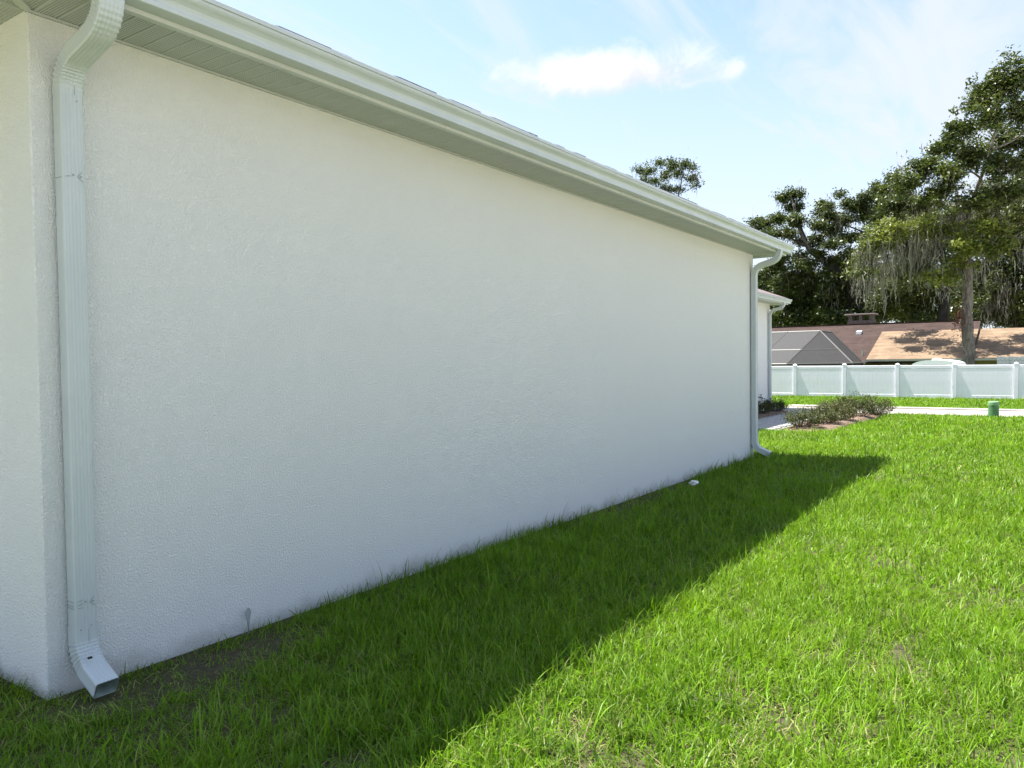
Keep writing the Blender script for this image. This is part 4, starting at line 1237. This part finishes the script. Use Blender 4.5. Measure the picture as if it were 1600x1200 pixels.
# chimney with a flat slab on short piers
ch = MB().box(-7.55, -5.95, 56.4, 57.3, 2.8, 4.02).build('chimney', 'brick_chimney', nh)
for px in (-7.5, -6.85, -6.2):
    MB().box(px, px + 0.22, 56.42, 57.28, 4.02, 4.38).build('pier', 'brick_chimney', ch)
MB().box(-7.72, -5.80, 56.25, 57.45, 4.38, 4.47, 0.01).build('cap_slab', 'chimney_cap', ch)
# roof vent and plumbing stack
v = MB(); yv = 54.2; v.prism([(yv - 0.2, rz(yv - 0.2) + 0.02), (yv - 0.2, rz(yv - 0.2) + 0.20), (yv + 0.2, rz(yv + 0.2) + 0.14), (yv + 0.2, rz(yv + 0.2) + 0.02)], 'x', -6.55, -6.25)
v.build('roof_vent', 'van_white', nh)
MB().tube([(-5.45, 50.2, rz(50.2)), (-5.45, 50.2, rz(50.2) + 0.38)], 0.045, 8).build('vent_pipe', 'eave_trim', nh)
MB().tube([(-0.8, 55.6, rz(55.6)), (-0.8, 55.6, rz(55.6) + 0.25)], 0.06, 8).build('vent_pipe', 'van_white', nh)

# pool screen enclosure: hip of aluminium bars and grey mesh
en = thing('pool_screen_enclosure', 'grey mesh pool enclosure with pale frame bars left of the brown roof', 'enclosure', (-9, 45, GZN))
A = Vector((-6.95, 46.2, 3.06)); A2 = Vector((-12.6, 46.2, 3.06))
Bf = Vector((-7.95, 43.0, 1.22)); Bl = Vector((-13.5, 43.0, 1.22)); Br = Vector((-5.0, 45.0, 1.22)); Bb = Vector((-5.2, 48.9, 1.22))
A3 = Vector((-6.95, 48.9, 3.06)); A4 = Vector((-12.6, 48.9, 3.06))
def scr(name, pts):
    nn = (pts[1] - pts[0]).cross(pts[2] - pts[0]).normalized() * 0.006
    mb = MB(); n_ = len(pts)
    mb.v += [tuple(p - nn) for p in pts] + [tuple(p + nn) for p in pts]
    mb.f.append(tuple(range(n_))[::-1]); mb.f.append(tuple(range(n_, 2 * n_)))
    for k in range(n_): mb.f.append((k, (k + 1) % n_, n_ + (k + 1) % n_, n_ + k))
    return mb.build(name, 'insect_screen', en)
scr('screen_panel', [Bl, Bf, A, A2]); scr('screen_panel', [Bf, Br, A]); scr('screen_panel', [Br, Bb, A3, A]); scr('screen_panel', [A2, A, A3, A4])
zb = Vector((0, 0, GZN - 1.22))
scr('screen_wall', [Bl + zb, Bf + zb, Bf, Bl]); scr('screen_wall', [Bf + zb, Br + zb, Br, Bf]); scr('screen_wall', [Br + zb, Bb + zb, Bb, Br])
def bar(a, b, r=0.036): MB().tube([a, b], r, 4).build('frame_bar', 'screen_frame', en)
for a, b in ((Bf, A), (Br, A), (A2, A), (Bl, Bf), (Bf, Br), (Br, Bb), (A, A3), (A3, Bb), (Bf + zb, Bf), (Br + zb, Br), (Bb + zb, Bb), (Bl, A2), (A2, A4), (A4, A3)): bar(a, b)
for t in (0.34, 0.68):
    a = Bl.lerp(Bf, t); b = A2.lerp(A, t); bar(a, b); bar(a + zb, a)
bar(Bf.lerp(A, 0.42), Bl.lerp(A2, 0.42), 0.03); bar(Bf.lerp(A, 0.42), Br.lerp(A, 0.42), 0.03)
bar(Bl.lerp(Bf, 0.68), A2.lerp(A, 0.34), 0.025)

# white van behind the fence
vn = thing('parked_van', 'white van with only its rounded roof showing above the fence', 'van', (-0.35, 39.5, GZN))
vx0, vx1 = -1.27, 0.60
prof = [(vx0 + 0.02, GZN + 0.45), (vx0, GZN + 1.2), (vx0 + 0.05, 1.12), (vx0 + 0.10, 1.22), (vx0 + 0.30, 1.31), (vx0 + 0.62, 1.365), (vx0 + 0.95, 1.38), (vx1 - 0.6, 1.36), (vx1 - 0.30, 1.31), (vx1 - 0.10, 1.23), (vx1 - 0.04, 1.12), (vx1, GZN + 1.2), (vx1 - 0.02, GZN + 0.45)]
MB().prism(prof, 'y', 38.0, 42.2).build('body', 'van_white', vn)
MB().prism([(vx0 + 0.22, 0.5), (vx0 + 0.27, 1.10), (vx0 + 0.5, 1.17), (vx1 - 0.5, 1.17), (vx1 - 0.26, 1.10), (vx1 - 0.2, 0.5)], 'y', 37.985, 37.998).build('rear_window', 'window_glass', vn)
MB().lathe([(0.20, 1.36), (0.20, 1.405), (0.13, 1.445), (0.05, 1.455)], -0.33, 39.0, 14).build('roof_vent', 'van_white', vn)
for wx in (vx0 + 0.12, vx1 - 0.12):
    for wy in (38.8, 41.4):
        w = MB().tube([(wx - 0.1, wy, GZN + 0.33), (wx + 0.1, wy, GZN + 0.33)], 0.33, 18).build('wheel', 'tyre', vn)
        MB().tube([(wx - 0.11, wy, GZN + 0.33), (wx + 0.11, wy, GZN + 0.33)], 0.18, 14).build('rim', 'eave_trim', w)

# weathered grey board fence at the right
gf = thing('board_fence', 'weathered grey board fence rising above the white fence at right', 'fence', (3.5, 38, GZN))
bme = [MB().box(0.002, 0.138, -0.012, 0.012, 0, 2.72 + d, 0.003).mesh('board', 'weathered_wood') for d in (0.0, 0.02, -0.025, 0.035)]
rng = random.Random(8)
for k in range(30):
    o = link('board', rng.choice(bme), gf); o.location = (1.98 + k * 0.14, 38.0 + rng.uniform(-.006, .006), GZN)
for zc in (GZN + 0.5, GZN + 2.3):
    MB().box(1.98, 6.18, 38.02, 38.06, zc, zc + 0.09).build('rail', 'weathered_wood', gf)

# reddish vine clinging to the tall trunk
rs = np.random.RandomState(21)
VX = 0.14
C = np.stack([VX + rs.normal(-0.16, 0.17, 260), 45.05 + rs.normal(0, 0.08, 260), 3.45 + rs.normal(0, 0.4, 260)], 1)
v, f = leaf_cards(C, rs.uniform(0.08, 0.16, 260), rs, 0.1)
vine = thing('dead_vine', 'reddish dead leaves clinging to the tall grey trunk', 'vine', (VX, 45.05, 2.8))
tag(link('leaves', np_mesh('leaves', v, f, 'red_vine'), vine), kind='stuff')
MB().tube([(VX, 45.05, 2.6), (VX - 0.04, 45.05, 3.1), (VX - 0.08, 45.03, 3.6), (VX, 45.05, 4.1)], 0.02, 5).build('stem', 'twig', vine)


# ------------------------------------------------------------------ lawn
def vnoise(x, y, sc, seed):
    """cheap smooth value noise for density masks"""
    rs = np.random.RandomState(seed)
    T = rs.random((64, 64))
    X, Y = x * sc + 100, y * sc + 100
    xi, yi = np.floor(X).astype(int), np.floor(Y).astype(int)
    fx, fy = X - xi, Y - yi
    fx, fy = fx * fx * (3 - 2 * fx), fy * fy * (3 - 2 * fy)
    g = lambda i, j: T[i % 64, j % 64]
    return (g(xi, yi) * (1 - fx) + g(xi + 1, yi) * fx) * (1 - fy) + (g(xi, yi + 1) * (1 - fx) + g(xi + 1, yi + 1) * fx) * fy



def blades(base, L, dirn, th0, bend, w, tw, seg):
    """curved tapering blades as (verts, tris); seg segments each"""
    n = len(L)
    D = np.stack([np.cos(dirn), np.sin(dirn), np.zeros(n)], 1)
    Sd = np.stack([-np.sin(dirn + tw), np.cos(dirn + tw), np.zeros(n)], 1)
    nv = 2 * seg + 1
    V = np.empty((n, nv, 3))
    pos = base.copy()
    V[:, 0] = pos - Sd * (w * 0.40)[:, None]; V[:, 1] = pos + Sd * (w * 0.40)[:, None]
    prof = {2: [0.5], 3: [0.5, 0.36]}[seg]
    for k in range(1, seg + 1):
        th = th0 + bend * ((k - 0.5) / (seg * 0.5)) ** 1.3
        pos = pos + (D * np.sin(th)[:, None] + np.array([0, 0, 1.0]) * np.cos(th)[:, None]) * (L / seg)[:, None]
        if k < seg:
            V[:, 2 * k] = pos - Sd * (w * prof[k - 1])[:, None]
            V[:, 2 * k + 1] = pos + Sd * (w * prof[k - 1])[:, None]
        else:
            V[:, 2 * seg] = pos
    tri = []
    for k in range(seg - 1):
        tri += [[2 * k, 2 * k + 1, 2 * k + 3], [2 * k, 2 * k + 3, 2 * k + 2]]
    tri.append([2 * seg - 2, 2 * seg - 1, 2 * seg])
    tri = np.array(tri)
    F_ = ((np.arange(n) * nv)[:, None, None] + tri[None]).reshape(-1, 3)
    return V.reshape(-1, 3), F_, len(tri)


THIN = ((0.26, 2.45, 0.26, 0.60, 1.05), (0.12, 1.78, 0.24, 0.32, 1.1), (0.75, 2.0, 0.4, 0.3, 0.22), (0.45, 1.35, 0.5, 0.3, 0.3), (0.16, 7.4, 0.2, 0.9, 0.8), (0.14, 8.6, 0.2, 0.5, 0.6), (2.20, 2.72, 0.20, 0.14, 0.5),
        (2.5, 2.45, 0.24, 0.18, 0.45), (1.5, 1.9, 0.4, 0.2, 0.25), (3.1, 4.2, 0.3, 0.4, 0.35), (2.9, 3.3, 0.3, 0.25, 0.4), (2.75, 6.4, 0.25, 0.5, 0.25), (3.45, 5.6, 0.3, 0.4, 0.3))


def build_lawn():
    rs = np.random.RandomState(77)
    allv, allf, rnds, tints = [], [], [], []
    off = 0
    def region(x0, x1, y0, y1, tufts, per, sig, width, hs, seg, edge=False):
        nonlocal off
        n = int((x1 - x0) * (y1 - y0) * tufts)
        cx = rs.uniform(x0, x1, n); cy = rs.uniform(y0, y1, n)
        if edge: cx = np.abs(rs.normal(0.05, 0.03, n)) + 0.012
        cdir = rs.uniform(0, 2 * np.pi, n)
        cl = rs.lognormal(0, 0.20, n)
        ctone = rs.random(n)
        k = rs.poisson(per, n)
        idx = np.repeat(np.arange(n), k)
        m = len(idx)
        x = cx[idx] + rs.normal(0, sig, m); y = cy[idx] + rs.normal(0, sig, m)
        n1 = vnoise(x, y, 1.1, 1) * 0.6 + vnoise(x, y, 3.1, 2) * 0.4
        n2 = vnoise(x, y, 2.3, 3) * 0.5 + vnoise(x, y, 7.0, 4) * 0.5
        thin = np.zeros(m)
        for (px, py, rx, ry, a) in THIN:
            thin = np.maximum(thin, a * np.exp(-((x - px) / rx) ** 2 - ((y - py) / ry) ** 2))
        if not edge:
            thin = np.maximum(thin, 0.9 * np.exp(-(x / 0.07) ** 2) * (y > HY0) * (y < HY1) * (x < 0.5))
        thin = thin * (0.4 + 1.1 * n2) + np.clip((n1 - 0.68) * 1.4, 0, 0.28)
        keep = rs.random(m) > np.clip(thin * 0.95 - 0.05, 0, 0.86)
        keep &= ~((x < 0.012) & (y > HY0 - 0.012) & (y < HY1 + 0.012))
        keep &= ~((x < WX + 0.9) & (y > HY1) & (y < 24))
        keep &= ~((x < -0.94) & (y > 16.55) & (y < 25.52))
        bedx = np.interp(y, [16.55, 16.8, 17.3, 20.0, 21.6, 22.7], [-0.55, 0.0, 0.10, 0.20, 0.30, 0.25]) + 0.06 * (n2 - 0.5)
        keep &= ~((x < bedx) & (x > -1.0) & (y > 16.6) & (y < 22.75))
        keep &= ~((y > 22.74) & (y < 25.12))
        x, y, idx, n1, n2, thin = (q[keep] for q in (x, y, idx, n1, n2, thin))
        m = len(x)
        dead = rs.random(m) < np.clip(0.035 + 0.75 * thin, 0, 0.7)
        L = hs * rs.uniform(0.055, 0.125, m) * cl[idx] * (0.80 + 0.45 * n1) * (1 - 0.35 * np.clip(thin, 0, 1))
        L *= 1 - 0.42 * np.exp(-((x - 0.35) / 0.75) ** 2 - ((y - 2.0) / 1.0) ** 2)
        lg = rs.random(m) < 0.03
        L[lg] *= 1.45
        th0 = np.abs(rs.normal(0.18, 0.25, m)); bend = np.abs(rs.normal(0.50, 0.48, m))
        th0[dead] += rs.uniform(0.3, 1.1, dead.sum())
        dirn = cdir[idx] + rs.normal(0, 1.1, m)
        # blades keep off the wall
        wallside = (x < 0.10) & (y > HY0 - 0.1) & (y < HY1)
        dirn[wallside] = rs.normal(0, 0.9, wallside.sum())
        if edge: L *= rs.uniform(0.6, 1.5, m); th0 *= 0.7
        z = np.where((x > 0) & (x < 7.5) & (y >= 0) & (y < 14), 0.012 * np.sin(x * 2.1 + y * 1.3), 0.0) - 0.012
        V, F_, nt = blades(np.stack([x, y, z], 1), L, dirn, th0, bend, width * rs.uniform(0.45, 1.35, m), rs.normal(0, 0.5, m), seg)
        allv.append(V); allf.append(F_ + off); off += len(V)
        r = np.clip(0.55 * rs.random(m) + 0.45 * ctone[idx], 0, 1)
        rnds.append(np.repeat(r, nt))
        t = np.where(dead, rs.uniform(0.45, 1.0, m), rs.random(m) ** 7 * 0.5)
        tints.append(np.repeat(t, nt))
    region(-1.6, 5.6, 0.3, 5.5, 520, 13, 0.030, 0.0056, 1.12, 3)
    region(-1.2, 2.4, 0.7, 3.8, 420, 10, 0.035, 0.0042, 0.85, 2)
    region(0.0, 5.6, 5.5, 10.0, 360, 11, 0.036, 0.0074, 1.1, 2)
    region(0.0, 5.8, 10.0, 16.0, 150, 10, 0.045, 0.0110, 1.05, 2)
    region(-3.0, 6.0, 16.0, 22.74, 90, 9, 0.06, 0.0150, 1.05, 2)
    region(-2.2, 0.0, 12.0, 16.0, 90, 9, 0.06, 0.0130, 1.05, 2)
    region(-6.5, 6.5, 25.1, 31.42, 75, 9, 0.06, 0.0180, 1.1, 2)
    region(5.6, 6.9, -0.6, 22.6, 110, 10, 0.06, 0.0110, 1.05, 2)
    region(-1.6, 5.6, -0.8, 0.3, 200, 11, 0.04, 0.0080, 1.05, 2)
    region(0.0, 0.1, HY0 + 0.1, HY1, 150, 5, 0.02, 0.0058, 1.45, 3, True)
    me = np_mesh('lawn_grass', np.concatenate(allv), np.concatenate(allf).astype(np.int32), 'grass',
                 {'rnd': ('FACE', np.concatenate(rnds)), 'tint': ('FACE', np.concatenate(tints))}, smooth=True)
    tag(link('lawn_grass', me), 'long green lawn grass, half shaded by the house', 'grass', kind='stuff')
    print('grass tris', len(me.polygons))


build_lawn()
